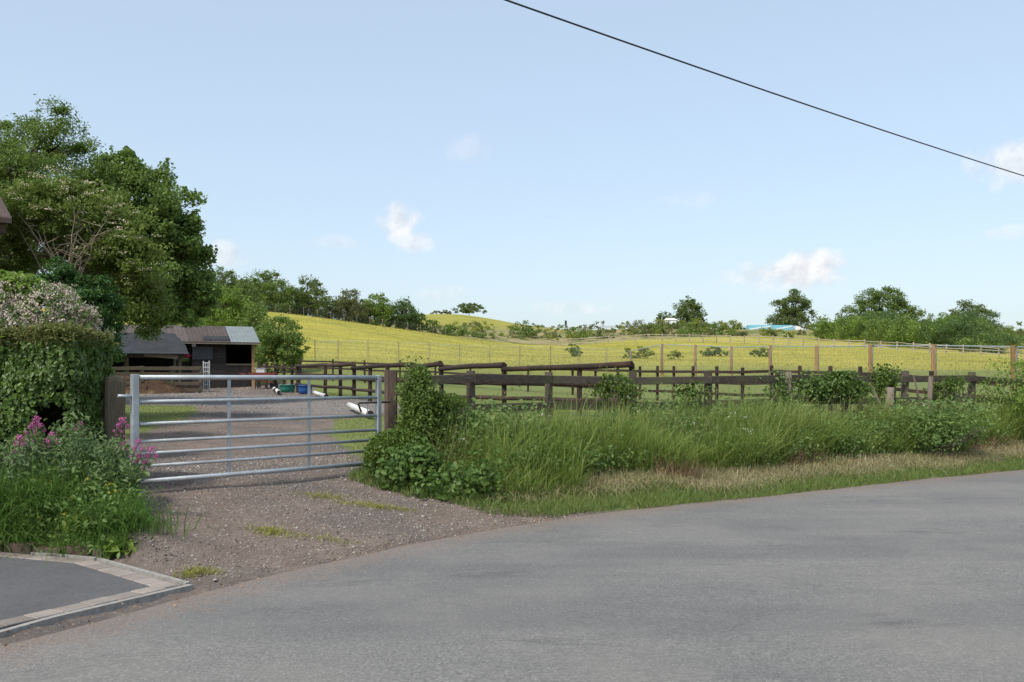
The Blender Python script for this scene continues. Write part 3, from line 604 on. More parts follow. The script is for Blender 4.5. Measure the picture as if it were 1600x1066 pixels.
# heavy round-rail fence of the paddock, stepped bays
def round_fence():
    pts = [W(x, 590, Z)[:2] for x, Z in ((358, 45.5), (385, 44.5), (412, 44), (438, 43.5), (465, 42.5), (508, 40), (532, 38), (553, 36), (578, 34), (605, 32), (645, 30), (690, 28.5), (788, 26.5), (905, 25), (986, 24.2))]
    pts = pts[4:]
    z = H(np.array([p[0] for p in pts]), np.array([p[1] for p in pts])); o0 = (pts[0][0], pts[0][1], z[0])
    th = thing('paddock_fence', o0, 'dark creosoted fence of thick round rails in stepped bays behind the gate', 'fence')
    for i, p in enumerate(pts): post('post', p[0], p[1], .13, z[i]+1.30+(.06 if i in (6, 7, 8, 10) else 0), M_CREO, th, o0, z0=z[i]-.2)
    bays = [(0, 3), (3, 6), (6, 7), (7, 8), (8, 10)]
    for bi, (a, b) in enumerate(bays):
        pa = np.array([*pts[a], z[a]]); pb = np.array([*pts[b], z[b]]); off = np.array([-.03, -.12, 0]); st = (0.0, -.02, .03, .0, .02)[bi]
        for k, hh in enumerate((1.28, .82, .40)):
            r = (.075, .07, .06)[k]
            n0 = pa+off+np.array([0, 0, hh+st-(.10 if k == 0 else .02)]); n1 = pb+off+np.array([0, 0, hh+st+(.04 if k == 0 else 0)])
            md = n0*.5+n1*.5+np.array([0, 0, random.uniform(-.03, .03)])
            MB(o0).tube([n0-(n1-n0)*.01, n0*.72+n1*.28+rng.normal(size=3)*.012, md, n0*.25+n1*.75+rng.normal(size=3)*.012, n1+(n1-n0)*.012], [r*.86, r*.95, r, r*1.0, r*1.08], 10).build('rail', M_CREO, th, True)
round_fence()
fence('stable_yard_fence', [W(x, 590, Z)[:2] for x, Z in ((405, 47.8), (416, 47.2), (430, 46.2), (444, 45.2), (456, 44.2), (467, 43.0))], 'short dark post fence between the stable and the round-rail paddock fence', M_CREO, .13, 1.25, (1.05, .6), rail_h=.1)
fence('back_paddock_fence', [W(x, 590, Z)[:2] for x, Z in ((470, 52), (520, 51), (570, 49.5), (625, 48), (680, 46.5), (735, 45), (790, 43), (825, 41.5), (860, 40), (895, 38.5), (930, 37), (965, 35.5), (1000, 34.3), (1027, 33.3), (1053, 32.2), (1083, 31), (1120, 29.8), (1160, 28.6), (1205, 27.4), (1250, 26.4), (1297, 25.5), (1345, 24.7), (1397, 23.9), (1456, 23.1), (1517, 22.4), (1586, 21.7), (1665, 21.0))],
      'thin dark post and rail fence along the back of the paddock', M_CREO, .09, 1.18, (1.02, .68, .34), rail_h=.085, rail_t=.035)
# tall mesh panel fence on orange posts
M_FRAME = plain('steel_frame', (.42, .46, .48), .45, .5, .4)
M_WIRE = plain('steel_wire', (.30, .33, .34), .5, .4, .4)
def mesh_fence():
    u = [(1725, 28.6), (1584, 33), (1458, 36.4), (1360, 39.8), (1276, 43.2), (1203, 46.5), (1142, 49.8), (1086, 53), (1034, 56), (985, 58.5), (947, 60), (905, 61), (860, 61.5), (812, 62), (765, 62.5), (718, 63), (670, 63.5), (622, 64), (575, 64.5), (528, 65), (492, 65.5)]
    P = [W(a, 590, Z)[:2] for a, Z in u]; z = H(np.array([p[0] for p in P]), np.array([p[1] for p in P]))+.05
    o0 = (P[1][0], P[1][1], z[1]); th = thing('mesh_fence', o0, 'tall wire mesh fence with steel-framed panels on orange timber posts', 'fence')
    for i, p in enumerate(P):
        hh = 1.86 if i < 9 else 1.45
        post('post', p[0], p[1], .13 if i < 9 else .055, z[i]+hh, M_ORANGE if i < 9 else M_PALEW, th, o0, z0=z[i]-.2)
        if i == len(P)-1: break
        q = P[i+1]; h2 = 1.86 if i+1 < 9 else 1.45; a = np.array([*p, z[i]]); b = np.array([*q, z[i+1]]); d = (b-a)/np.linalg.norm(b-a); a = a+d*.11+np.array([0, -.07, 0]); b = b-d*.1+np.array([0, -.07, 0]); U = np.array([0, 0, 1.])
        r = .024 if i < 9 else .007; ta = hh-.05; tb = h2-.05; c1 = a+U*(ta-.10); c2 = b+U*(tb-.10)
        MB(o0).tube([a+U*.08, c1, a+d*.03+U*(ta-.03), a+d*.1+U*ta, b-d*.1+U*tb, b-d*.03+U*(tb-.03), c2, b+U*.08], r, 7).build('panel_frame', M_FRAME, th, True)
        mb = MB(o0)
        for k in range(1, 13): mb.beam(a+U*(.08+(ta-.1)*k/13), b+U*(.08+(tb-.1)*k/13), .004, .004)
        n = 22
        for k in range(1, n): pk = a+(b-a)*k/n; mb.beam(pk+U*.08, pk+U*(ta+(tb-ta)*k/n-.03), .004, .004)
        mb.build('wire_mesh', M_WIRE, th)
mesh_fence()
def along(pts, step):
    P = resample(np.array(pts, float), .2); s = np.r_[0, np.cumsum(np.linalg.norm(np.diff(P, axis=0), axis=1))]; k = np.arange(0, s[-1], step); return [np.array([np.interp(v, s, P[:, 0]), np.interp(v, s, P[:, 1])]) for v in k]
M_WHITEW = woodmat('bleached_rail', (.30, .26, .19), (.42, .36, .28), (.24, .22, .17))
far = [W(x, 590, Z)[:2] for x, Z in ((775, 154), (840, 150.5), (900, 148), (1000, 145), (1100, 140), (1290, 130), (1430, 122), (1600, 112), (1720, 106))]
fence('far_field_fence', along(far, 2.1), 'long pale post and rail fence along the far side of the meadow', M_WHITEW, .14, 1.28, (1.10, .74, .36), rail_h=.09, rail_t=.05, jitter=.06)
cr = [W(x, 590, Z)[:2] for x, Z in ((385, 128.5), (480, 135), (550, 140), (620, 145), (700, 150))]
fence('hillcrest_fence', along(cr, 2.2), 'netted fence with pale posts running down the hill below the tree row', M_PALEW, .12, 1.2, (1.12, .9, .7, .5, .3, .1), rail_h=.05, rail_t=.02, railmat=plain('dark_netting', (.05, .055, .05)))
sk = [W(x, 590, Z)[:2] for x, Z in ((640, 196), (720, 193), (850, 187.5), (1000, 187.5), (1130, 185.5))]
fence('embankment_fence', along(sk, 2.6), 'faint pale rail fence along the top of the far embankment', M_PALEW, .10, .85, (.75, .45), rail_h=.08, rail_t=.04, jitter=.03)

# ------------------------------------------------------------------ stable, field shelter, muck bin and yard things
print('stable')
M_BLKW = woodmat('black_stained_board', (.022, .019, .018), (.045, .038, .035), (.05, .035, .03), (2, 2, 12))
M_ROOFB = woodmat('brown_corrugated_sheet', (.075, .060, .055), (.115, .092, .084), (.10, .088, .082), (1, 1, 1), .8, .1)
M_ROOFG = plain('grey_roof_sheet', (.21, .24, .24), .6, .4, 0, .12, 3)
M_FELT = plain('dark_roof_felt', (.045, .048, .053), .8, .3, 0, .2, 2.5, .2)
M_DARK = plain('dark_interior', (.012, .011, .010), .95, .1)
M_GREYB = plain('grey_board', (.065, .067, .07), .8)
yaw = R(25); ld = np.array([math.cos(yaw), math.sin(yaw), 0]); dp = np.array([-math.sin(yaw), math.cos(yaw), 0]); UZ = np.array([0, 0, 1.])
SR = np.array([-13.3, 49.6, 1.06]); SL = 8.2; sz = 2.25
st = thing('stable', SR, 'black timber stable with a brown sheet roof and one pale grey end panel', 'stable')
def S(l, d, z): return SR-ld*l+dp*d+UZ*z
def wallbox(l0, l1, z0, z1, d0=0., th=.06): return MB(SR).prism([S(l0, d0, z0), S(l1, d0, z0), S(l1, d0+th, z0), S(l0, d0+th, z0)], UZ*(z1-z0))
k = 0
z = .02
while z < sz-.05:                                  # horizontal boards of the front wall, each its own plank
    zt = min(z+.145, sz)
    wallbox(1.45, 3.1, z, zt, random.uniform(0, .012), .03).build('board', M_BLKW, st)
    wallbox(3.1, SL, z, zt, .35+random.uniform(0, .012), .03).build('board', M_BLKW, st)
    z += .15
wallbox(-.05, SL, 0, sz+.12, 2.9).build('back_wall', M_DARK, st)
MB(SR).prism([S(SL, 0.4, 0), S(SL, 2.9, 0), S(SL+.06, 2.9, 0), S(SL+.06, .4, 0)], UZ*sz).build('end_wall', M_BLKW, st)
MB(SR).prism([S(.0, 0.08, 0), S(.0, 2.895, 0), S(.06, 2.895, 0), S(.06, .08, 0)], UZ*(sz+.1)).build('end_wall', M_BLKW, st)
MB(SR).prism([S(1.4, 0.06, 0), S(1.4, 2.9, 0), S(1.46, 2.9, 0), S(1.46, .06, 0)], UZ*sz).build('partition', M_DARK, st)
hd2 = wallbox(.14, 1.44, 1.16, 1.25, -.02, .03).build('half_door', M_RAILW, st)
for q in range(8): wallbox(.16+q*.16, .16+q*.16+.155, .04, 1.22, .012+random.uniform(0, .008), .04).build('door_plank', M_BLKW, hd2)
post('corner_post', *(S(.06, -.02, 0)[:2]), .15, SR[2]+sz, M_ORANGE, st, SR, z0=SR[2]-.1, yaw=yaw)
wallbox(2.1, 3.08, 1.45, 2.1, -.06, .03).build('notice_board', M_GREYB, st)
MB(SR).prism([S(2.92, -.14, 2.1), S(3.1, -.14, 2.1), S(3.1, -.04, 2.1), S(2.92, -.04, 2.1)], UZ*.14).build('lamp', M_PVC, st)
wallbox(-.15, SL, sz-.02, sz+.10, -.42, .04).build('fascia', M_PALEW, st)
def roofpanel(l0, l1, name, material, t=.05, a=-.45, za=sz+.08, b=1.6, zb_=sz+.98, sk0=0, n=None, amp=.007):
    n = n or max(2, int(abs(l1-l0)/.09)); V = []; Fs = []
    for i in range(n+1):
        l = l0+(l1-l0)*i/n; w = amp*(1 if i % 2 else -1)
        V += [S(l, a, za+w), S(l, b, zb_+w)]
    Fs = [(2*i, 2*i+1, 2*i+3, 2*i+2) for i in range(n)]
    o = MB(SR).add(V, Fs).build(name, material, st, False); sm = o.modifiers.new('s', 'SOLIDIFY'); sm.thickness = .02; return o
for q in range(7): roofpanel(1.25+q*1.0, 1.25+(q+1)*1.0-.012+.02, 'roof_sheet', M_ROOFB, za=sz+.08+.004*(q % 2), zb_=sz+.98+.004*(q % 2))
roofpanel(-.2, 1.24, 'pale_roof_sheet', M_ROOFG, za=sz+.09, zb_=sz+.99, amp=.004)
roofpanel(-.2, SL, 'rear_roof_slope', M_ROOFB, a=3.2, za=sz+.05, b=1.6, zb_=sz+.97)
MB(SR).prism([S(1.3, -.3, sz+.17), S(2.6, -.3, sz+.17), S(2.6, .02, sz+.37), S(1.3, .02, sz+.37)], UZ*.03).build('roof_patch', M_FELT, st)
# hanging basket of red flowers
hbp = S(3.4, .05, 0); o0 = tuple(hbp+UZ*1.45); hk = thing('hanging_basket', o0, 'basket of red flowers hanging on the black stable wall', 'flower basket')
P, d = inell(260, hbp+UZ*1.62, (.26, .2, .17), .7); leaves('flowers', P, .08, leafmat('crimson_petal', (.35, .02, .05), (.5, .05, .10), trans=.2), hk, o0, nrm=d, shape=4, aspect=.9)
P, d = inell(160, hbp+UZ*1.45, (.24, .2, .13), .7); leaves('foliage', P, .09, LF_MID, hk, o0, nrm=d, shape=4)
MB(o0).tube([hbp+UZ*1.35, hbp+UZ*1.5], [.08, .17], 10).build('basket', M_GREYB, hk, True)
MB(o0).tube([hbp+UZ*1.5, hbp+UZ*1.95, hbp+UZ*1.95+dp*.3], .01, 5).build('bracket', M_BLACK, hk)
# white metal yard gate standing ajar
ya = W(318, 611, 44.5); yb = W(327, 611, 43.6); ya[2] = h1(*ya[:2]); yb[2] = h1(*yb[:2]); yg = thing('yard_gate', ya, 'narrow white metal gate standing ajar in front of the stable', 'gate')
for p in (ya, yb): MB(ya).tube([p+UZ*.06, p+UZ*1.42], .03, 7).build('stile', M_PVC, yg)
for q in range(7): MB(ya).tube([ya+UZ*(.12+q*.2), yb+UZ*(.12+q*.2)], .02, 6).build('bar', M_PVC, yg)
for s in (.33, .66): MB(ya).tube([ya*(1-s)+yb*s+UZ*.1, ya*(1-s)+yb*s+UZ*1.36], .014, 6).build('bar', M_PVC, yg)
# field shelter with a dark felt roof
SR2 = np.array([-14.6, 42.4, .98]); sh2 = thing('field_shelter', SR2, 'low open shelter with a dark felt roof in front of the stable', 'shelter')
def T(l, d, z): return SR2-ld*l*.93+np.array([0, 0, 0])+dp*d+UZ*z
prof = [(-.75, 1.66), (-.35, 1.74), (.1, 2.02), (.7, 2.36), (1.25, 2.62), (2.4, 2.3)]
V = []; 
for l in (-.25, 5.2):
    for i, (d, z) in enumerate(prof): V.append(T(l+(0.35*max(0, d) if l < 0 else 0), d, z))
n = len(prof); o = MB(SR2).add(V, [(i, i+1, n+i+1, n+i) for i in range(n-1)]).build('roof', M_FELT, sh2); o.modifiers.new('s', 'SOLIDIFY').thickness = .04
for l in (.12, 2.4, 4.9):
    for d in (-.3, 2.0): b = T(l, d, 0); post('post', b[0], b[1], .13, SR2[2]+(1.72 if d < 0 else 2.25), M_POST, sh2, SR2, z0=SR2[2]-.1, yaw=yaw)
MB(SR2).beam(T(-.1, -.37, 1.58), T(5.1, -.37, 1.58), .04, .2).build('fascia_board', M_RAILW, sh2)
MB(SR2).beam(T(.2, -.41, 1.5), T(1.7, -.41, 1.62), .03, .16).build('loose_board', M_PALEW, sh2)
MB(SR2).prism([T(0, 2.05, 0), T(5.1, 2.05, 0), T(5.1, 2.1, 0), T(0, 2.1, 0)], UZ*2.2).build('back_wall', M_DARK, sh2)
MB(SR2).prism([T(5.05, -.2, 0), T(5.1, -.2, 0), T(5.1, 2.05, 0), T(5.05, 2.05, 0)], UZ*1.9).build('side_wall', M_BLKW, sh2)
# timber muck bin in front
mbp = [W(313, 612, 40.6), W(268, 612, 40.0), W(222, 612, 39.4), W(165, 612, 38.8), W(120, 612, 38.2)]
o0 = np.array([*mbp[0][:2], h1(*mbp[0][:2])]); mk = thing('muck_bin', o0, 'low bay of old planks holding a brown muck heap, before the shelter', 'muck bin')
for i, p in enumerate(mbp): post('post', p[0], p[1], .14, o0[2]+1.12, M_POST, mk, o0, z0=o0[2]-.2)
M_PLANK = woodmat('tan_plank', (.085, .066, .048), (.16, .125, .09), (.085, .08, .045), (2, 2, 8))
for i in range(4):
    for zz in (.13, .42, .78, 1.02):
        if zz < .2 and i == 1: continue
        a = mbp[i].copy(); b = mbp[i+1].copy(); a[2] = o0[2]+zz+random.uniform(-.02, .02); b[2] = o0[2]+zz+random.uniform(-.03, .03); off = np.array([0, -.1, 0])
        MB(o0).beam(a+off, b+off, .04, .15, ch=.005).build('plank', M_PLANK, mk)
heap = []; nx, ny = 40, 14
hx_ = np.linspace(-19.2, -13.4, nx); hy_ = np.linspace(39.4, 41.8, ny); HX, HY_ = np.meshgrid(hx_, hy_)
HY_ = HY_+(HX+13.4)*.24
HZ = 1.0+.85*np.clip(1-((HX+16.4)/3.0)**4, 0, 1)*np.clip(1-((HY_-(HX+13.4)*.24-40.7)/1.25)**4, 0, 1)+vnoise(HX.ravel(), HY_.ravel(), .5, 41).reshape(HX.shape)*.35-.25
ii = np.arange(nx*ny).reshape(ny, nx); Fh = np.stack([ii[:-1, :-1], ii[:-1, 1:], ii[1:, 1:], ii[1:, :-1]], -1).reshape(-1, 4)
o = npmesh('muck_heap', np.stack([HX.ravel(), HY_.ravel(), HZ.ravel()], 1)-o0, Fh, woodmat('muck', (.035, .022, .014), (.10, .062, .038), (.15, .105, .06), (5, 5, 5), 1, .9), mk, True)
P = np.stack([HX.ravel(), HY_.ravel(), HZ.ravel()], 1); P = P[rng.integers(0, len(P), 1500)]+rng.normal(size=(1500, 3))*np.array([.12, .12, .03]); leaves('straw', P, .16, plain('old_straw', (.22, .15, .08)), mk, o0, aspect=.08, shape=4)
# tubs, trough, poles in the yard
def tub(x, y, r, hgt, material, label):
    z = h1(x, y); o0 = (x, y, z); th = thing('feed_tub', o0, label, 'tub', 'feed tubs by the paddock fence'); n = 20; V = []
    for rr, zz in ((r*.78, 0), (r*.9, hgt*.5), (r, hgt), (r*1.06, hgt), (r*1.06, hgt-.03), (r*.96, hgt-.02), (r*.74, .03)): V += [(x+rr*math.cos(2*math.pi*j/n), y+rr*math.sin(2*math.pi*j/n), z+zz) for j in range(n)]
    Fs = [tuple(range(n-1, -1, -1)), tuple(range(6*n, 7*n))]+[(i*n+j, i*n+(j+1) % n, (i+1)*n+(j+1) % n, (i+1)*n+j) for i in range(6) for j in range(n)]
    MB(o0).add(V, Fs).build('bowl', material, th, True)
    MB(o0).tube([(x-r*1.04, y-.02, z+hgt-.02), (x-r*.9, y-.12, z+hgt+.10), (x-r*.5, y-.25, z+hgt+.02)], .012, 5).build('handle', M_BLACK, th)
tub(-8.75, 40.6, .31, .38, plain('blue_plastic', (.02, .13, .42), .4, .5, 0, .1), 'bright blue round feed tub at the foot of the paddock fence')
tub(-10.1, 43.2, .36, .34, plain('green_plastic', (.02, .24, .18), .4, .5, 0, .1), 'sea-green round feed tub behind the fence posts')
tp_ = np.array([-11.9, 46.0, h1(-11.9, 46)]); tr = thing('rusty_barrow', tp_, 'rust-red flat barrow with two handles parked by the stable corner', 'barrow'); M_RUST = woodmat('rusty_red_metal', (.13, .035, .025), (.22, .06, .04), (.10, .05, .035))
MB(tp_).add([tp_+np.array(q) for q in ((-.55, -.3, .52), (.55, -.3, .52), (.65, -.36, .8), (-.65, -.36, .8), (-.55, .3, .52), (.55, .3, .52), (.65, .36, .8), (-.65, .36, .8))], [(0, 1, 2, 3), (5, 4, 7, 6), (4, 0, 3, 7), (1, 5, 6, 2), (4, 5, 1, 0)]).build('tray', M_RUST, tr)
for sy in (-.22, .22):
    MB(tp_).tube([tp_+np.array([-1.1, sy, .78]), tp_+np.array([-.5, sy, .5]), tp_+np.array([.55, sy, .3])], .025, 6).build('handle', M_RUST, tr)
    MB(tp_).tube([tp_+np.array([-.3, sy, .5]), tp_+np.array([-.35, sy, 0])], .022, 6).build('leg', M_BLACK, tr)
w_ = tp_+np.array([.5, 0, .2]); MB(tp_).tube([w_+np.array([0, -.05, 0]), w_+np.array([0, .05, 0])], .2, 16).build('wheel', M_BLACK, tr, True)
bx_ = tp_+np.array([-.25, .45, 0]); o = MB(bx_).prism([bx_+np.array(q) for q in ((-.28, -.15, 1.0), (.28, -.15, 1.0), (.28, .15, 1.0), (-.28, .15, 1.0))], UZ*.02).prism([bx_+np.array(q) for q in ((-.2, -.12, .72), (.2, -.12, .72), (.24, .12, .72), (-.24, .12, .72))], UZ*.28).build('feed_box', M_PVC, None); o.location = bx_; tag(o, 'small pale box standing on the rust-red barrow', 'box')
M_WHITE = plain('white_paint', (.74, .73, .69), .5, .4, 0, .1, 4)
def pole(p, q, r, label):
    p = np.array([*p, h1(*p)+r+.06]); q = np.array([*q, h1(*q)+r+.05]); th = thing('jump_pole', (*p[:2], h1(*p[:2])), label, 'jump pole', 'white jump poles lying in the yard'); o0 = np.array(th.location)
    d = (q-p); MB(o0).tube([p, p+d*.33, p+d*.66, q], r, 12).build('pole_shaft', M_WHITE, th, True)
    dd = d/np.linalg.norm(d); MB(o0).tube([q, q+dd*.12], r*1.03, 12).build('end_band', M_BLACK, th, True)
pole((-4.75, 28.0), (-3.5, 23.6), .085, 'thick white jump pole on the mown grass just behind the gate')
pole((-7.95, 38.6), (-6.9, 35.6), .075, 'white jump pole pointing away from the blue tub')
pole((-10.2, 41.6), (-9.6, 39.5), .075, 'white jump pole left of the blue tub')
pole((-10.9, 44.0), (-10.6, 42.9), .08, 'short white jump pole nearest the stable door')

# overhead cable
mb = MB(); a = np.array([-.08, 12, 6.32]); b = np.array([12.0, 22.5, 6.325]); ext = [a+(b-a)*s for s in np.linspace(-1.6, 2.6, 40)]
pts = [p+np.array([0, 0, .18*((s-.5)**2-.25)*1.0]) for p, s in zip(ext, np.linspace(-1.6, 2.6, 40))]
o = mb.tube(pts, .0125, 8).build('overhead_cable', M_BLACK, None, True); tag(o, 'single black overhead cable slanting across the sky', 'cable')
# ------------------------------------------------------------------ far trees
print('far')
def proto(kind, seed):
    global rng
    rng = np.random.default_rng(seed)
    if kind == 'oak': L = [((0, 0, 6.0), (2.7, 2.4, 1.8)), ((-2.4, .3, 4.7), (1.9, 1.7, 1.5)), ((2.5, -.2, 4.8), (1.9, 1.7, 1.5)), ((.3, -1.4, 4.2), (2.2, 1.5, 1.6)), ((-1.1, .5, 6.9), (1.9, 1.5, 1.1)), ((1.3, .2, 6.7), (1.8, 1.5, 1.0)), ((.1, .2, 7.6), (1.5, 1.4, .9)), ((3.3, 0, 3.5), (1.2, 1.1, 1.0)), ((-3.2, 0, 3.5), (1.2, 1.1, 1.0)), ((0, 1.6, 4.6), (2.4, 1.2, 1.6)), ((1.0, -.8, 3.0), (1.6, 1.2, .8)), ((-1.5, -.8, 3.1), (1.5, 1.2, .8))]
    elif kind == 'round': L = [((0, 0, 5.4), (2.4, 2.2, 2.0)), ((-1.5, -.5, 3.6), (2.0, 1.6, 1.9)), ((1.6, -.4, 3.8), (1.9, 1.6, 1.8)), ((.2, .3, 7.0), (1.4, 1.3, 1.1)), ((-.4, -1, 2.0), (2.5, 1.6, 1.6)), ((1.5, -.8, 1.6), (1.8, 1.4, 1.4)), ((-1.8, 0, 1.5), (1.6, 1.3, 1.3)), ((.1, 1.2, 4.3), (1.9, 1.2, 1.8))]
    elif kind == 'broad': L = [((.1, 0, 7.5), (1.9, 1.5, 1.0)), ((0, 0, 5.2), (3.2, 2.2, 1.9)), ((-3.0, 0, 4.0), (2.1, 1.7, 1.7)), ((3.1, .1, 4.2), (2.2, 1.7, 1.7)), ((1.3, -.4, 6.6), (2.2, 1.7, 1.3)), ((-1.4, -.3, 6.3), (2.0, 1.6, 1.3)), ((-4.6, 0, 2.8), (1.4, 1.3, 1.4)), ((4.8, 0, 3.4), (1.2, 1.3, 1.2)), ((0, -1.4, 3.2), (2.8, 1.3, 1.8)), ((2.8, -1.2, 2.4), (2.2, 1.2, 1.6)), ((-2.8, -1.2, 2.2), (2.2, 1.2, 1.6)), ((0, -.6, 1.6), (3.5, 1.4, 1.3))]
    else: L = [((0, 0, 1.2), (1.6, 1.4, 1.2)), ((-1.1, -.2, .8), (1.1, 1.1, .9)), ((1.2, -.1, .9), (1.1, 1.1, .9)), ((.2, -.6, .6), (1.4, 1, .8))]
    return L
LAB = {}
def fartree(kind, seed, px, Z, top, wpx, leafm, label, name='field_tree', cat='tree', dens=1., base=None, lsize=None, group=None, **kw):
    """a tree of a kind scaled to the height and spread it has where it stands"""
    x = (px-800)/F*Z; zb_ = h1(x, Z) if base is None else base
    L = proto(kind, seed); zt = CH+(HY-top)/F*Z; hgt = zt-zb_
    mx = max(c[2]+r[2] for c, r in L); lo = min(c[0]-r[0] for c, r in L); hi = max(c[0]+r[0] for c, r in L)
    sz_ = hgt/(mx+.15); sx = wpx*Z/F/(hi-lo)
    L2 = [((x+c[0]*sx, Z+c[1]*sx, zb_+c[2]*sz_), (r[0]*sx, r[1]*sx, r[2]*sz_*.97)) for c, r in L]
    cr = .62*(sx*sz_)**.5 if kind != 'bush' else .35*(sx*sz_)**.5
    ls = lsize or max(.14, Z*.0017)
    area = wpx*Z/F*hgt; n = int(dens*area/(ls*ls)*10)
    return tree(name, (x, Z, zb_), L2, leafm, label, cat, nclump=int({'broad': 230, 'bush': 44}.get(kind, 140)), nleaf=min(n, 26000 if kind == 'broad' else 16000), lsize=ls, crad=cr, trunk_r=max(.05, .028*hgt), aspect=.7, twigs=.25, surf=.6, group=group, **kw)
G = 'trees along the hill crest'
fartree('round', 1, 300, 120, 425, 80, LF_MID, 'leafy green tree highest up the hill crest row, partly behind the dark broadleaf', group=G)
fartree('round', 2, 345, 138, 415, 80, LF_OAK, 'rounded tree in the hill crest row above the stable roof', group=G)
fartree('round', 3, 412, 140, 418, 98, LF_MID, 'broad tall tree in the hill crest row above the apple tree', group=G)
fartree('round', 4, 478, 143, 431, 84, LF_OAK, 'dark domed tree ending the tall group on the hill crest', group=G)
fartree('round', 5, 545, 147, 450, 66, LF_OLIVE, 'olive-grey tree beside the bright green one on the crest', group=G)
fartree('round', 6, 588, 149, 456, 62, LF_BRIGHT, 'bright fresh-green round tree on the hill crest', group=G)
fartree('round', 7, 632, 151, 465, 76, LF_DARK, 'blue-green tree next to the bright green crest tree', group=G)
fartree('bush', 8, 668, 151, 497, 46, LF_MID, 'low bush at the lower end of the crest tree row', 'field_bush', 'bush', group=G)
fartree('bush', 9, 705, 152, 509, 60, LF_MID, 'sprawling hedge bush where the crest fence ends', 'field_bush', 'bush', group=G)
fartree('oak', 10, 733, 300, 473, 52, LF_OAK, 'lone dark tree on the top of the green mound', base=W(733, 496, 300)[2])
fartree('bush', 11, 690, 300, 484, 34, LF_OLIVE, 'small brownish bush on the green mound beside the lone tree', 'field_bush', 'bush')
fartree('oak', 12, 1077, 222, 463, 64, LF_OAK, 'spreading oak on the skyline beside the small white cabin', dens=1.1)
fartree('round', 13, 1040, 224, 485, 46, LF_OAK, 'low tree leaning against the left side of the skyline oak')
fartree('oak', 14, 1237, 216, 451, 78, LF_OAK, 'lone round-headed oak with a bare trunk above the lorry', dens=1.0)
fartree('broad', 15, 1376, 163, 447, 132, LF_MID, 'largest broad tree rising out of the green thicket')
fartree('round', 16, 1510, 165, 469, 84, LF_OAK, 'smaller dark tree rising behind the end of the thicket')
fartree('round', 17, 1285, 150, 492, 40, LF_BRIGHT, 'slender pale tree standing beside the thicket', dens=.6)
fartree('oak', 18, 350, 74, 445, 110, LF_BRIGHT, 'light green bushy tree directly behind the stable roof', lsize=.17)
fartree('round', 19, 398, 66, 470, 74, LF_MID, 'rounded green tree behind the pale end of the stable roof', lsize=.15)
fartree('round', 20, 285, 60, 455, 100, LF_BRIGHT, 'bright green bush showing between the dark broadleaf and the stable', lsize=.15)
fartree('oak', 28, 318, 88, 440, 90, LF_MID, 'green tree filling the gap behind the dark broadleaf', lsize=.19)
fartree('round', 29, 378, 98, 440, 84, LF_OAK, 'darker tree behind the light green bushy one', lsize=.2)
fartree('round', 21, 434, 57, 488, 104, LF_MID, 'small round apple tree at the end of the stable', lsize=.13, dens=1.1)
fartree('bush', 22, 455, 56, 522, 44, LF_MID, 'low leafy branch clump beside the apple tree', 'field_bush', 'bush', lsize=.13, base=2.4)
GB = 'bushes dotted over the meadow'
fartree('bush', 23, 897, 100, 534, 24, LF_MID, 'small round dark bush alone in the meadow', 'field_bush', 'bush', group=GB)
fartree('bush', 24, 995, 92, 540, 54, LF_YEL, 'yellow-green flowering bush behind the end of the round rail', 'field_bush', 'bush', group=GB)
fartree('bush', 25, 1053, 90, 546, 24, LF_YEL, 'small sparse yellowish bush behind the mesh fence', 'field_bush', 'bush', group=GB)
fartree('bush', 26, 1113, 95, 541, 48, LF_OAK, 'wide low dark bush in the middle of the meadow', 'field_bush', 'bush', group=GB)
fartree('bush', 27, 1187, 95, 540, 30, LF_MID, 'small leafy bush to the right of the wide dark one', 'field_bush', 'bush', group=GB)
rng = np.random.default_rng(99)
# thicket at the right: one tangled mass of scrub
def mass(name, spots, mats, label, ls, per):
    """scrub that reads as one mass: lobes of leaf clumps joined in one object"""
    C = []
    for (x, y, rx, rz) in spots:
        z = h1(x, y); k = max(5, int(rx*rz*2.2))
        P, _ = inell(k, (x, y, z+rz*.55), (rx, rx*.8, rz*.62), .55)
        for p in P:
            C.append(p+gs(per)*np.array([.8, .8, .6])*max(.45, rx*.27)*.55)
    C = np.vstack(C)
    return tag(leaves(name, C, ls, mats, shape=4, aspect=.7), label, None, None, 'stuff')
sp = []; sp2 = []; sp3 = []
for i in range(64):
    px = rng.uniform(1308, 1578); Z = rng.uniform(137, 162)-(px-1312)*.05; top = np.interp(px, [1305, 1330, 1400, 1450, 1490, 1540, 1580], [508, 488, 482, 492, 484, 486, 508])+rng.uniform(0, 20)+max(0, (150-Z))*1.2
    x = (px-800)/F*Z; hh = CH+(HY-top)/F*Z-h1(x, Z)
    hsh = math.sin(int((px-1308)/30)*12.9898+int(Z/9)*78.233)*43758.5453 % 1; (sp if hsh < .4 else sp2 if hsh < .68 else sp3).append((x, Z, rng.uniform(2.2, 3.8), max(1.4, hh)))
mass('thicket', sp, LF_MID, 'green thicket', .24, 60); mass('thicket', sp2, LF_DARK, 'dark thicket', .24, 60); mass('thicket', sp3, LF_BRIGHT, 'light thicket', .24, 60)
sp = []; sp2 = []; sp3 = []
for i in range(380):
    px = rng.uniform(690, 1620); t_ = rng.uniform(0, 1); Z = np.interp(px, [690, 850, 1000, 1200, 1400, 1600], [158, 160, 157, 148, 138, 126])+4+t_*26
    x = (px-800)/F*Z; r = rng.uniform(.8, 2.3)*(1.15-.45*t_); 
    if (1145 < px < 1262 and (t_ > .35 or r > 1.3)) or (690 < px < 1010 and t_ > .3 and rng.uniform() < .75): continue
    (sp if rng.uniform() < .4 else sp2 if rng.uniform() < .5 else sp3).append((x, Z, r, r*rng.uniform(.6, 1.1)))
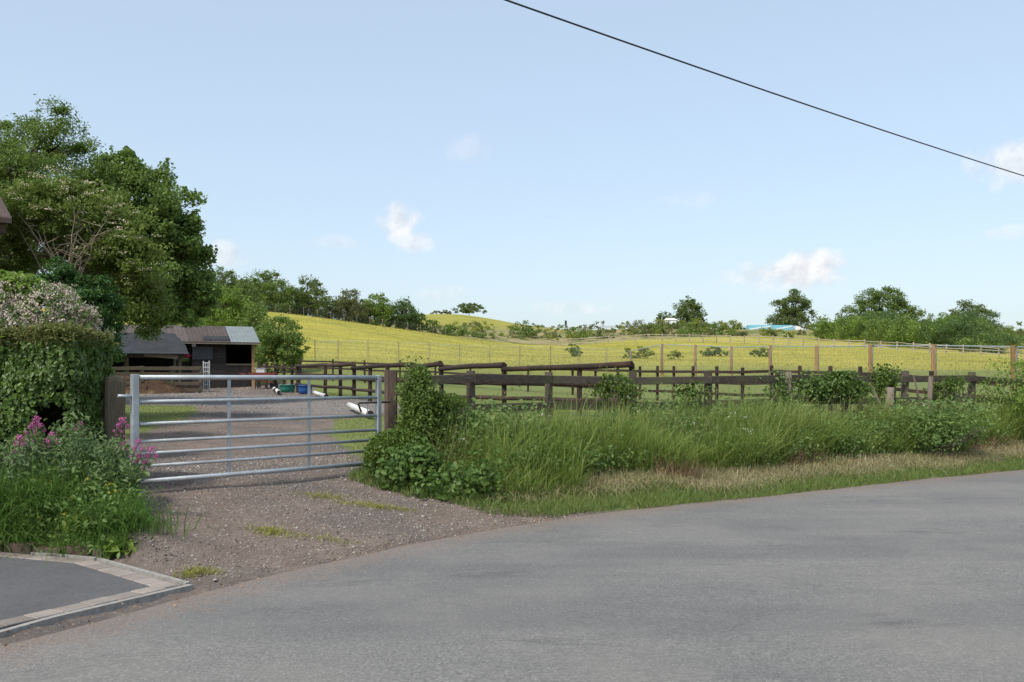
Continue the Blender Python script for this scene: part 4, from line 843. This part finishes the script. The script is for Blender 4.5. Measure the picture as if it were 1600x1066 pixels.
mass('embankment_scrub', sp, LF_MID, 'scrub', .26, 34); mass('embankment_scrub', sp2, LF_YEL, 'scrub', .26, 34); mass('embankment_scrub', sp3, LF_OLIVE, 'scrub', .26, 34)
sp = [(rng.uniform(24, 80), 0, 0, 0) for i in range(60)]
sp = [(a[0], 226+rng.uniform(-3, 3), rng.uniform(1.4, 2.4), rng.uniform(2.2, 4.6)) for a in sp]
mass('skyline_hedge', sp, LF_OAK, 'hedge', .36, 34)
sp = []
for i in range(60):
    f = rng.uniform(0, 1); px = 330+f*330; Z = 139+f*14+rng.uniform(0, 8); sp.append(((px-800)/F*Z, Z, rng.uniform(1.4, 2.4), rng.uniform(2.2, 4.8)))
mass('crest_undergrowth', sp, LF_OAK, 'undergrowth', .26, 46)
# lorry on the road beyond the embankment, cabin among the trees, road signs
M_LBLUE = plain('light_blue_curtain', (.22, .55, .68), .5, .4, 0, .12, .6); M_LWHITE = plain('white_panel', (.78, .79, .78), .5, .4, 0, .04)
ly = 206; lx0 = (1168-800)/F*ly; lx1 = (1237-800)/F*ly; lz = CH+(HY-508.5)/F*ly-4.0; lo_ = np.array([(lx0+lx1)/2, ly, lz])
lr = thing('lorry', lo_, 'light blue and white articulated lorry passing below the lone skyline oak', 'lorry')
MB(lo_).prism([(lx0, ly-1.25, lz+1.1), (lx1, ly-1.25, lz+1.1), (lx1, ly+1.25, lz+1.1), (lx0, ly+1.25, lz+1.1)], UZ*2.9).build('trailer', M_LBLUE, lr)
for i in range(2): MB(lo_).prism([(lx0+.2+i*5.6, ly-1.3, lz+3.0), (lx0+4.6+i*4.6, ly-1.3, lz+3.6), (lx0+4.6+i*4.6, ly-1.27, lz+3.6), (lx0+.2+i*5.6, ly-1.27, lz+3.0)], UZ*.25).build('stripe', M_LWHITE, lr)
cx0 = lx1+.45
MB(lo_).prism([(cx0, ly-1.2, lz+.6), (cx0+2.1, ly-1.2, lz+.6), (cx0+2.1, ly-1.2, lz+2.4), (cx0+1.7, ly-1.2, lz+3.1), (cx0+.9, ly-1.2, lz+3.7), (cx0, ly-1.2, lz+3.85)], (0, 2.4, 0)).build('cab', M_LWHITE, lr)
MB(lo_).prism([(cx0+1.1, ly-1.23, lz+1.9), (cx0+2.0, ly-1.23, lz+1.9), (cx0+1.75, ly-1.23, lz+2.7), (cx0+1.1, ly-1.23, lz+2.7)], (0, .02, 0)).build('side_window', M_BLACK, lr)
for wx in (lx0+1.2, lx0+2.5, lx0+3.8, lx1-.6, cx0+1.3): MB(lo_).tube([(wx, ly-1.25, lz+.5), (wx, ly-.9, lz+.5)], .5, 16).build('wheel', M_BLACK, lr, True)
cb = W(1047, 503, 219); cb[2] = W(1047, 503.5, 219)[2]-2.2; cn = thing('cabin', cb, 'small white cabin half hidden below the skyline oak', 'cabin')
MB(cb).prism([cb+np.array(q) for q in ((-1.25, -1, 0), (1.25, -1, 0), (1.25, 1, 0), (-1.25, 1, 0))], UZ*2.6).build('wall', M_LWHITE, cn)
MB(cb).prism([cb+np.array(q) for q in ((-1.4, -1.15, 2.6), (1.4, -1.15, 2.6), (.9, 0, 3.05), (-.9, 0, 3.05))], UZ*.08).prism([cb+np.array(q) for q in ((-1.4, 1.15, 2.6), (-.9, 0, 3.05), (.9, 0, 3.05), (1.4, 1.15, 2.6))], UZ*.08).build('roof', M_LWHITE, cn)
for px, top, label in ((884, 501, 'dark narrow road sign standing on the embankment skyline'), (942, 502, 'pale grey road sign standing on the embankment skyline')):
    Z = 190; x = (px-800)/F*Z; zt = CH+(HY-top)/F*Z; zg = h1(x, Z); s_ = thing('road_sign', (x, Z, zg), label, 'road sign', 'signs on the embankment')
    MB((x, Z, zg)).tube([(x, Z, zg-.1), (x, Z, zt-.5)], .05, 6).build('pole', M_GALV, s_)
    MB((x, Z, zg)).prism([(x-.22, Z-.06, zt-.9), (x+.22, Z-.06, zt-.9), (x+.22, Z-.03, zt-.9), (x-.22, Z-.03, zt-.9)], UZ*.9).build('plate', M_GREYB if px == 884 else M_GALV, s_)

# ------------------------------------------------------------------ bank of flowers at the left
print('verge')
def gmat(name, c1, c2, c3, trans=.48): return leafmat(name, c1, c2, c3, trans=trans, rough=.6, big=1.6)
GR_TALL = gmat('tall_grass', (.095, .145, .030), (.215, .265, .075), (.145, .20, .042))
GR_SHORT = gmat('short_grass', (.08, .125, .032), (.165, .21, .066), (.125, .155, .045))
GR_STRAW = gmat('cut_dry_grass', (.30, .25, .14), (.50, .43, .26), (.27, .26, .11), .2)
GR_SEED = gmat('seeding_grass', (.26, .24, .11), (.37, .33, .17), (.22, .24, .09))
LF_WEED = leafmat('weed_leaf', (.075, .125, .035), (.155, .22, .065), (.095, .15, .05), big=2.4)
LF_BRAM = leafmat('bramble_leaf', (.035, .075, .022), (.085, .14, .04), (.10, .15, .03), big=2.0, rough=.45)
LF_HAW = leafmat('hawthorn_leaf', (.045, .08, .018), (.11, .16, .03), (.075, .11, .025), big=2.0)
LF_VAL = leafmat('valerian_leaf', (.08, .125, .055), (.16, .215, .10), (.10, .15, .07), big=2.0)
PINK = leafmat('pink_floret', (.42, .085, .26), (.60, .21, .40), trans=.25)
WHITEF = leafmat('white_petal', (.70, .70, .66), (.82, .82, .78), trans=.2)
YELF = leafmat('yellow_petal', (.65, .48, .03), (.75, .58, .06), trans=.2)
def scatter(N, poly):
    lo = poly.min(0); hi = poly.max(0); out = []
    while sum(map(len, out)) < N:
        q = rng.uniform(lo, hi, (N*2, 2)); out.append(q[inpoly(q[:, 0], q[:, 1], poly)])
    return np.vstack(out)[:N]
def onground(q, dz=0): return np.c_[q, H(q[:, 0], q[:, 1])+dz]
def stuff(o, label=None): return tag(o, label, None, None, 'stuff')
BANK = np.array([(-3.4, 8.38), (-3.6, 8.47), (-4.5, 8.72), (-8, 9.2), (-8, 10.4), (-4.6, 10.4), (-4.15, 9.9), (-3.75, 9.3), (-3.4, 8.8)], float)
M_STONE = woodmat('red_edging_stone', (.085, .055, .042), (.14, .095, .075), (.08, .075, .05), (5, 5, 5), .95, .8)
ew = thing('edging_wall', (-4.4, 8.75, 0), 'low row of red-brown edging stones below the flower bank', 'edging'); a0 = np.array([-3.45, 8.42]); a1 = np.array([-7.2, 9.06])
dv = (a1-a0)/np.linalg.norm(a1-a0)
for i in range(13):
    p = a0+dv*(.29*i); q = p+dv*(.27+random.uniform(-.01, .012)); nn = np.array([-dv[1], dv[0]])*-.11
    o = MB((-4.4, 8.75, 0)).prism([(*v, -.02) for v in (p, q, q+nn, p+nn)], (random.uniform(-.01, .01), .02, .12+random.uniform(-.02, .02))).build('edging_stone', M_STONE, ew); bv = o.modifiers.new('b', 'BEVEL'); bv.width = .014; bv.segments = 2
q = onground(scatter(10500, BANK)); 
GR_BANK = gmat('bank_grass_blade', (.05, .105, .025), (.11, .18, .045), (.075, .14, .03))
stuff(blades('bank_grass', q, np.interp(q[:, 1], [8.4, 9.6], [.30, .5])*(.6+.9*(vnoise(q[:, 0], q[:, 1], .5, 51)+.5)), GR_BANK, lean=.6, wid=.0075, dirv=(.15, -.55, 0), dj=.8))
for cx, cy, n, hh, lb in ((-4.75, 8.95, 1100, .52, 'arching tuft of bright green grass over the edging stones'), (-3.62, 8.72, 480, .34, 'loose grass tuft spilling from the bank onto the track'), (-4.25, 9.15, 500, .5, 'thin grass tuft in front of the pink valerian')):
    q = rng.normal(size=(n, 2))*np.array([.26, .14])+np.array([cx, cy]); z0 = h1(cx, cy); tf = thing('grass_tuft', (cx, cy, z0), lb, 'grass tuft', 'grass tufts on the flower bank')
    blades('blades', np.c_[q, H(q[:, 0], q[:, 1])], hh, GR_BANK, tf, (cx, cy, z0), lean=.75, wid=.009, dirv=(0, -.9, 0), dj=.8, droop=.5)
q = onground(scatter(240, BANK)); P = np.repeat(q, 36, 0); P = P+rng.normal(size=P.shape)*np.array([.11, .09, .02]); P[:, 2] += np.abs(rng.normal(.17, .12, len(P)))*np.interp(P[:, 1], [8.4, 9.8], [.6, 1.7])
stuff(leaves('bank_weeds', P, .055, LF_WEED, aspect=.5, updir=(0, -.2, .6)))
# valerian plants
hv = rng.normal(size=(70, 3)); hv = unit(hv)*rng.uniform(.5, 1, 70)[:, None]*np.array([.045, .045, .04])
o = leaves('flower_head', hv, .019, PINK, None, nrm=unit(hv), nj=.4, aspect=.9, shape=4); HEAD = o.data; bpy.data.objects.remove(o)
def valerian(x, y, heads, hgt, label, nleaf=420, spread=.22):
    z = h1(x, y); o0 = np.array([x, y, z]); th = thing('valerian', o0, label, 'flower', 'pink valerian on the bank'); mb = MB(o0); LC = []
    for (hx_, hy_, hz_, s) in heads:
        top = np.array([hx_, hy_, hz_]); b = o0+rng.normal(size=3)*np.array([.07, .05, 0]); md = b*.5+top*.5+np.array([rng.normal()*.03, .03, .03]); mb.tube([b, md, top], [.007, .006, .004], 5, False)
        for k in range(9): f = rng.uniform(.15, .85); c_ = (b*(1-f)+top*f); LC += [c_+np.array([sx*.04, rng.normal()*.03, 0]) for sx in (-1, 1)]
        for (dx, dz, ss_) in ((0, 0, s), (-.035, -.05, s*.75), (.04, -.06, s*.7)):
            h_ = bpy.data.objects.new('flower_head', HEAD); COL.objects.link(h_); h_.parent = th; h_.location = top-o0+np.array([dx, rng.normal()*.015, dz]); h_.scale = (ss_*.85,)*3; h_.rotation_euler = (rng.uniform(-.4, .4), rng.uniform(-.4, .4), rng.uniform(0, 6))
    P, _ = inell(nleaf, o0+UZ*hgt*.45, (spread, spread*.8, hgt*.5), .3); LC = np.vstack([np.array(LC), P])
    leaves('foliage', LC, .07, LF_VAL, th, o0, aspect=.42, updir=(0, 0, .5)); mb.build('stems', LF_VAL, th)
def hd_(L, Z): return [(*W(a, b, Z+rng.uniform(-.1, .1)), s) for a, b, s in L]
valerian(-4.95, 9.45, hd_([(30, 685, 1.2), (28, 698, 1.0), (14, 712, .7), (33, 715, .7)], 9.3), .62, 'valerian with a large pink head nearest the hedge hole, lowest down the bank')
valerian(-4.75, 9.6, hd_([(58, 655, 1.1), (47, 668, .8), (46, 680, .7), (52, 697, .9), (60, 664, .9)], 9.5), .7, 'tallest pink valerian in front of the dark hedge hole')
valerian(-4.5, 9.5, hd_([(82, 680, 1.1), (74, 687, .9), (70, 697, .8), (76, 706, .6)], 9.45), .62, 'pink valerian with ragged heads between the tallest one and the lone bloom')
valerian(-4.35, 9.75, hd_([(126, 662, .95), (118, 678, .4), (122, 670, .5)], 9.7), .75, 'valerian with one lone pink bloom against the ivy')
valerian(-4.0, 9.6, hd_([(192, 657, 1.1), (184, 665, .6), (190, 694, .8), (188, 672, .5)], 9.3), .72, 'pink valerian leaning against the round-topped gate post', 620, .3)
valerian(-3.85, 9.4, hd_([(216, 691, .9), (237, 703, 1.05), (218, 712, .9), (209, 705, .4), (229, 722, .5)], 9.0), .55, 'pink valerian poking through the hinge end of the gate', 420, .2)
L_ = []
for i in range(34):
    u_ = rng.uniform(0, 1); c_ = np.array([-3.82-1.75*u_+rng.normal()*.08, 9.35+rng.uniform(-.3, .3), 0]); hh_ = rng.uniform(.4, .98)*(1 if u_ < .45 else .72); c_[2] = h1(c_[0], c_[1])
    p_, _ = inell(190, c_+UZ*hh_*.55, (.13, .12, hh_*.5), .2); L_.append(p_)
P = np.vstack(L_); P2 = P[:1]
stuff(leaves('feathery_weeds', np.vstack([P, P2]), .06, LF_VAL, aspect=.3, updir=(0, 0, .5)))
q = scatter(60, BANK); P = onground(q, .35); stuff(leaves('bank_buttercups', np.repeat(P, 4, 0)+rng.normal(size=(240, 3))*.012, .022, YELF, shape=4, aspect=.9))
P, _ = inell(260, (-3.85, 8.76, .25), (.24, .15, .14), .4); bb = thing('dock_plant', (-3.85, 8.76, h1(-3.85, 8.76)), 'broad-leaved yellow-green plant at the end of the edging stones', 'weed'); leaves('leaf_cluster', P, .095, LF_BRIGHT, bb, tuple(bb.location), aspect=.65)
P, _ = inell(26, (-3.45, 8.45, .1), (.14, .08, .07), .4); bb = thing('dock_plant', (-3.45, 8.45, h1(-3.45, 8.45)), 'low dock with large pale leaves at the very corner of the bank', 'weed'); leaves('leaf_cluster', P, .17, LF_BRIGHT, bb, tuple(bb.location), aspect=.42)

# ------------------------------------------------------------------ roadside verge
def edge_sd(q): return -sdist(q[:, 0], q[:, 1], ROADPOLY)
VIS = np.array([(-2.2, 12.8), (-2.0, 11.8), (-1.2, 11.1), (-.4, 10.8), (.5, 10.75), (2.0, 11.9), (4.5, 13.65), (9, 16.75), (12.6, 19.2), (13.5, 21.8), (9.3, 20.0), (4.75, 17.7), (1.96, 16.0), (-.2, 14.6), (-1.5, 13.6)], float)
q = scatter(150000, VIS); d = edge_sd(q); dv_ = sdist(q[:, 0], q[:, 1], VERGE)
n1 = vnoise(q[:, 0], q[:, 1], .7, 61); n2 = vnoise(q[:, 0], q[:, 1], 2.2, 62); depth = np.minimum(d, dv_+.25)+n1*.35+n2*.35
left = q[:, 0] < .9
tallm = depth > np.where(left, .62, 1.15)
shortm = (depth > .02) & (depth < np.where(left, .9, .62)) & (rng.uniform(size=len(q)) < .75)
strawm = (depth > .45) & (depth < 1.5) & (~left | (rng.uniform(size=len(q)) < .35)) & (rng.uniform(size=len(q)) < .85)
qt = q[tallm]; dt = depth[tallm]; hh = np.interp(dt, [.6, 1.3, 2.2, 3.2], [.32, .72, 1.02, 1.12])*(1+.7*vnoise(qt[:, 0], qt[:, 1], .8, 63)+.5*vnoise(qt[:, 0], qt[:, 1], .25, 64))
keep = rng.uniform(size=len(qt)) < .46; qt, hh = qt[keep], hh[keep]
dirs = np.c_[.30+1.8*vnoise(qt[:, 0], qt[:, 1], .45, 66), -.30+1.8*vnoise(qt[:, 0], qt[:, 1], .4, 67), 0*qt[:, 0]]
pale = (rng.uniform(size=len(qt))+vnoise(qt[:, 0], qt[:, 1], .7, 68)) > .62; up_ = vnoise(qt[:, 0], qt[:, 1], .5, 69)
GR_PALE = gmat('pale_verge_grass', (.15, .19, .05), (.27, .30, .10), (.20, .235, .07))
for nm, mk_, gm_ in (('verge_tall_grass', ~pale, GR_TALL), ('verge_pale_grass', pale, GR_PALE)):
    stuff(blades(nm, onground(qt[mk_], -.02), hh[mk_], gm_, lean=.55, wid=.0125, dirv=dirs[mk_], dj=1.0, droop=.35))
qs = q[shortm]; stuff(blades('verge_short_grass', onground(qs, -.01), .10+.05*rng.uniform(size=len(qs)), GR_SHORT, lean=.6, wid=.007))
qd = q[strawm]; stuff(blades('verge_cut_grass', onground(qd, .02), .17, GR_STRAW, lean=1.3, wid=.0065, droop=.7))
dm = (depth > .9) & (depth < 1.7) & (~left) & (vnoise(q[:, 0], q[:, 1], .6, 91) > .12) & (rng.uniform(size=len(q)) < .4)
stuff(blades('verge_dead_stems', onground(q[dm], .0), .34, gmat('dead_stem', (.20, .125, .075), (.33, .22, .13), (.24, .17, .09), .15), lean=.6, wid=.007))
qe = scatter(12000, VIS); de = edge_sd(qe); qe = qe[(de > 1.5) & (sdist(qe[:, 0], qe[:, 1], VERGE) > .5)]
stuff(blades('verge_seed_stems', onground(qe, .1), .95*rng.uniform(.5, 1.1, len(qe)), GR_SEED, lean=.55, wid=.0065, dirv=(.6, -.3, 0), dj=.7, droop=.3))
qw = scatter(3000, VIS); dw = np.minimum(edge_sd(qw), sdist(qw[:, 0], qw[:, 1], VERGE)+.2); qw = qw[(dw > 1.1) & (vnoise(qw[:, 0], qw[:, 1], 1.1, 65) > -.12)]
P = np.repeat(onground(qw), 60, 0); sc_ = rng.normal(size=P.shape)*np.array([.13, .11, 0]); P = P+sc_; P[:, 2] += np.abs(rng.normal(.38, .2, len(P)))*np.interp(np.repeat(edge_sd(qw), 60), [1.2, 3.2], [.6, 1.45])
stuff(leaves('verge_weeds', P, .058, LF_WEED, aspect=.5, updir=(0, -.2, .3)))
qf = qw[rng.permutation(len(qw))[:70]]; qf = qf[:26]; P = np.repeat(onground(qf)+np.c_[np.zeros((len(qf), 2)), rng.uniform(.45, .8, len(qf))], 7, 0)+rng.normal(size=(len(qf)*7, 3))*np.array([.03, .03, .012]); stuff(leaves('verge_white_flowers', P, .02, WHITEF, shape=4, aspect=.9))
def bush(name, c, r, n, ls, lm, label, cat='bush', stems=10, aspect=.6, group=None, surf=.45, lumps=.3):
    c = np.array(c, float); zb_ = h1(c[0], c[1]); o0 = np.array([c[0], c[1], zb_]); th = thing(name, o0, label, cat, group); r = np.array(r)
    K = max(5, int(7+6*lumps)); K = K*2; cs, cd = inell(K, c, r*.86, .55); cs[0] = c; rr_ = r*.42+.05; ki = rng.integers(0, K, n); sub = gs(n)*rr_*.6; sub *= rng.uniform(.5, 1.3, K)[ki][:, None]; P = cs[ki]+sub; d = unit((P-c)/r)
    P = P+d*(vnoise(P[:, 0]*1.4+P[:, 1], P[:, 2], float(r.min())*.7, 71)*lumps*r.min()*2)[:, None]; P[:, 2] = np.maximum(P[:, 2], zb_+.02)
    leaves('foliage', P, ls, lm, th, o0, nrm=d+np.array([0, 0, .5]), nj=.9, aspect=aspect); mb = MB(o0)
    for i in range(stems):
        e, _ = inell(1, c, r*.85, .6); mb.tube([o0+np.array([rng.normal()*.05, rng.normal()*.05, -.05]), o0*.5+e[0]*.5+rng.normal(size=3)*.04, e[0]], [.016, .011, .004], 5, False)
    mb.build('stems', BARK, th, True); return th
hw = bush('hawthorn_bush', (-1.2, 12.25, 1.05), (.27, .27, .6), 8500, .04, LF_HAW, 'upright hawthorn bush growing round the gate post at the latch end', lumps=.5)
P, d = inell(1100, (-.85, 12.3, 1.28), (.30, .2, .12), .0); leaves('side_spray', P, .04, LF_HAW, hw, tuple(hw.location))
P, d = inell(700, (-1.16, 12.3, 1.6), (.13, .12, .15), .0); leaves('side_spray', P, .04, LF_HAW, hw, tuple(hw.location))
P, d = inell(5200, (-1.42, 12.0, .62), (.46, .36, .36), .35); leaves('side_spray', P, .045, LF_HAW, hw, tuple(hw.location))
GBR = 'bramble clumps on the verge'
bush('bramble', (-.55, 11.35, .32), (.5, .35, .3), 1900, .062, LF_BRAM, 'dark bramble clump at the road corner of the verge', 'bramble', 12, .75, GBR)
bush('bramble', (-1.25, 11.65, .42), (.45, .35, .34), 2000, .06, LF_BRAM, 'bramble clump spreading from the foot of the hawthorn onto the track', 'bramble', 12, .75, GBR)
bush('bramble', (-.35, 12.6, .85), (.55, .4, .33), 1300, .07, LF_WEED, 'bramble with small white flowers below the first fence post', 'bramble', 12, .7, GBR)
bush('bramble', (1.35, 13.9, .75), (.45, .35, .3), 1500, .06, LF_BRAM, 'broad-leaved clump standing in the tall grass beneath the tangled hawthorn', 'bramble', 10, .75, GBR)
bush('nettle_bank', (7.3, 16.95, .72), (1.7, .5, .40), 8000, .06, LF_WEED, 'large leafy nettle bank below the fence near the end of the road', 'nettles', 12, .5)
GH = 'hedge remnants along the roadside fence'
t1 = bush('fence_shrub', (1.62, 15.0, 1.42), (.34, .25, .26), 1500, .045, LF_HAW, 'tangled twiggy hawthorn on the fence in front of the round rail end', 'shrub', 26, .6, GH)
bush('fence_shrub', (5.75, 17.35, 1.42), (.62, .3, .26), 4600, .055, LF_HEDGE, 'dense ivy clump swallowing the roadside fence below the mesh panels', 'shrub', 14, .7, GH, .6, .5)
bush('fence_shrub', (4.75, 17.0, 1.4), (.2, .2, .35), 900, .05, LF_HEDGE, 'narrow ivy sleeve round a fence post', 'shrub', 6, .7, GH)
bush('fence_shrub', (6.95, 18.0, 1.5), (.25, .2, .3), 1300, .05, LF_HAW, 'small ivy tuft beside the sawn stump', 'shrub', 6, .7, GH)
bush('fence_shrub', (8.4, 18.7, 1.36), (.4, .25, .22), 1300, .05, LF_HAW, 'straggly shrub with bare bent branches beside the bright bush', 'shrub', 22, .6, GH)
bush('fence_shrub', (10.4, 19.2, 1.35), (1.0, .6, .6), 8500, .05, LF_BRIGHT, 'bright yellow-green bush at the very end of the roadside fence', 'shrub', 12, .6, GH, .6, .5)
bush('fence_shrub', (3.0, 15.95, 1.3), (.35, .2, .2), 700, .045, LF_HAW, 'thin brown-stemmed shrub hugging the middle of the roadside fence', 'shrub', 20, .6, GH)
M_STUMP = woodmat('stump_wood', (.13, .105, .08), (.23, .19, .15), (.10, .09, .065), (6, 6, 1))
for x_, y_, r_, zt, lb in ((4.85, 17.0, .065, 1.70, 'pale sawn trunk stump standing against the fence beside the ivy sleeve'), (6.95, 17.75, .075, 1.42, 'short splintered stump below the ivy tuft'), (8.0, 18.45, .05, 1.62, 'tall pale cut stem among the straggly shrub')):
    z0 = h1(x_, y_); o0 = (x_, y_, z0); th = thing('tree_stump', o0, lb, 'stump', 'cut hedge stumps')
    MB(o0).tube([(x_, y_, z0-.1), (x_+.02, y_, (z0+zt)/2), (x_+.05, y_, zt)], [r_*1.2, r_, r_*.9], 9).build('bole', M_STUMP, th, True)
    MB(o0).tube([(x_, y_, z0+.5), (x_-.2, y_-.05, z0+.85), (x_-.32, y_-.08, zt+.02)], [.03, .024, .014], 6).build('side_branch', M_STUMP, th, True)

# ------------------------------------------------------------------ small ground cover: yard grass, pebbles, meadow tufts
YG = np.array([(-13, 14), (-4.6, 11.5), (-1.4, 13.2), (12, 21.5), (14, 24), (2, 36), (-8, 42), (-20, 28)], float)
q = scatter(90000, YG); dt_ = sdist(q[:, 0], q[:, 1], TRACK)+vnoise(q[:, 0], q[:, 1], .8, 81)*.8; q = q[(dt_ < -.05) | (rng.uniform(size=len(q)) < .02)]
stuff(blades('yard_grass', onground(q, -.01), .055, gmat('mown_grass', (.11, .145, .038), (.19, .21, .065), (.15, .16, .06)), lean=.7, wid=.013))
MED = np.array([(-46, 56), (52, 50), (62, 108), (30, 142), (-8, 149), (-36, 129), (-44, 90)], float)
q = scatter(60000, MED); nn_ = vnoise(q[:, 0]*.35, q[:, 1], 3, 82); yl = rng.uniform(size=len(q)) < np.clip(.62+nn_*.8, .1, .95)
hm = np.interp(q[:, 1], [50, 140], [.25, .34])
stuff(blades('meadow_grass', onground(q[~yl], -.02), hm[~yl]*.4, gmat('meadow_blade', (.20, .205, .055), (.31, .275, .075), (.27, .245, .065)), lean=.5, wid=.035))
stuff(leaves('meadow_buttercups', onground(q[yl], .1)+rng.normal(size=(yl.sum(), 3))*np.array([0, 0, .05]), .075, leafmat('buttercup', (.34, .29, .065), (.44, .37, .075), (.30, .28, .07), big=.15), shape=4, aspect=.8))
MOUTH = np.array([(-4.6, 11), (-3.45, 9.1), (-3.4, 8.5), (-2.5, 7.3), (-1.3, 8.8), (0, 10.4), (1.2, 11.4), (-.4, 11.0), (-1.2, 11.3), (-1.8, 12.5), (-2.5, 14.5), (-5.8, 14)], float); q = np.vstack([scatter(30000, TRACK), scatter(36000, MOUTH)]); n_ = len(q); s_ = np.clip(rng.lognormal(-5.2, .5, n_), .003, .03); s_ = s_*np.interp(q[:, 1], [8, 20, 40], [1, 1.5, 2.6])
ico = np.array([(1, 0, 0), (-1, 0, 0), (0, 1, 0), (0, -1, 0), (0, 0, .7), (0, 0, -.6)], float); fi = np.array([(0, 2, 4), (2, 1, 4), (1, 3, 4), (3, 0, 4), (2, 0, 5), (1, 2, 5), (3, 1, 5), (0, 3, 5)])
V = (ico[None]*(1+rng.uniform(-.35, .35, (n_, 6, 3))))*s_[:, None, None]; a = rng.uniform(0, 6.28, n_); V = np.stack([V[..., 0]*np.cos(a)[:, None]-V[..., 1]*np.sin(a)[:, None], V[..., 0]*np.sin(a)[:, None]+V[..., 1]*np.cos(a)[:, None], V[..., 2]], -1)
V = (V+onground(q)[:, None]).reshape(-1, 3)
mp, nt = mat('pebble'); t = NT(nt); rd = t.n('ShaderNodeNewGeometry').outputs['Random Per Island']; rr = t.n('ShaderNodeValToRGB', {0: rd}); e = rr.color_ramp.elements
e[0].color = (.10, .085, .075, 1); e[1].color = (.42, .39, .35, 1); x_ = e.new(.55); x_.color = (.21, .165, .135, 1); x_ = e.new(.85); x_.color = (.28, .25, .225, 1); t.out(t.bsdf(rr.outputs[0], .9, .2).outputs[0])
stuff(npmesh('track_gravel', V, (np.arange(n_)[:, None, None]*6+fi[None]).reshape(-1, 3), mp))
for i, (mx_, my_, n_m, sx_, sy_) in enumerate(((-2.28, 9.1, 330, .10, .07), (-1.5, 10.55, 420, .22, .06), (-2.1, 10.8, 260, .16, .07), (-2.55, 7.75, 260, .10, .05), (-2.75, 7.55, 160, .08, .04), (-1.75, 9.1, 120, .2, .05))):
    qm = np.array([mx_, my_])+rng.normal(size=(n_m, 2))*np.array([sx_, sy_]); stuff(blades('track_weeds', onground(qm, -.004), .045, gmat('sparse_weed', (.17, .17, .045), (.30, .27, .085), (.22, .21, .06)), lean=1.0, wid=.008))
# dry leaves and crumbs along the road edge
Eq = resample(EDGES[(EDGES[:, 1] > 5) & (EDGES[:, 1] < 22)], .02); q = Eq[rng.integers(0, len(Eq), 600)]; q = q+rng.normal(size=q.shape)*.10+np.array([-.05, .07]); P = onground(q, .02); P[:, 2] = np.maximum(P[:, 2], .014)
stuff(leaves('leaf_litter', P, .024, leafmat('dead_leaf', (.20, .12, .065), (.34, .23, .13), trans=.1), aspect=.6, shape=4, nrm=np.tile([[0, 0, 1.]], (len(P), 1)), nj=.5))
tris = sum(sum(len(p.vertices)-2 for p in []) + len(o.data.polygons) for o in bpy.data.objects if o.type == 'MESH')
print('objects', len(bpy.data.objects), 'polys', tris)
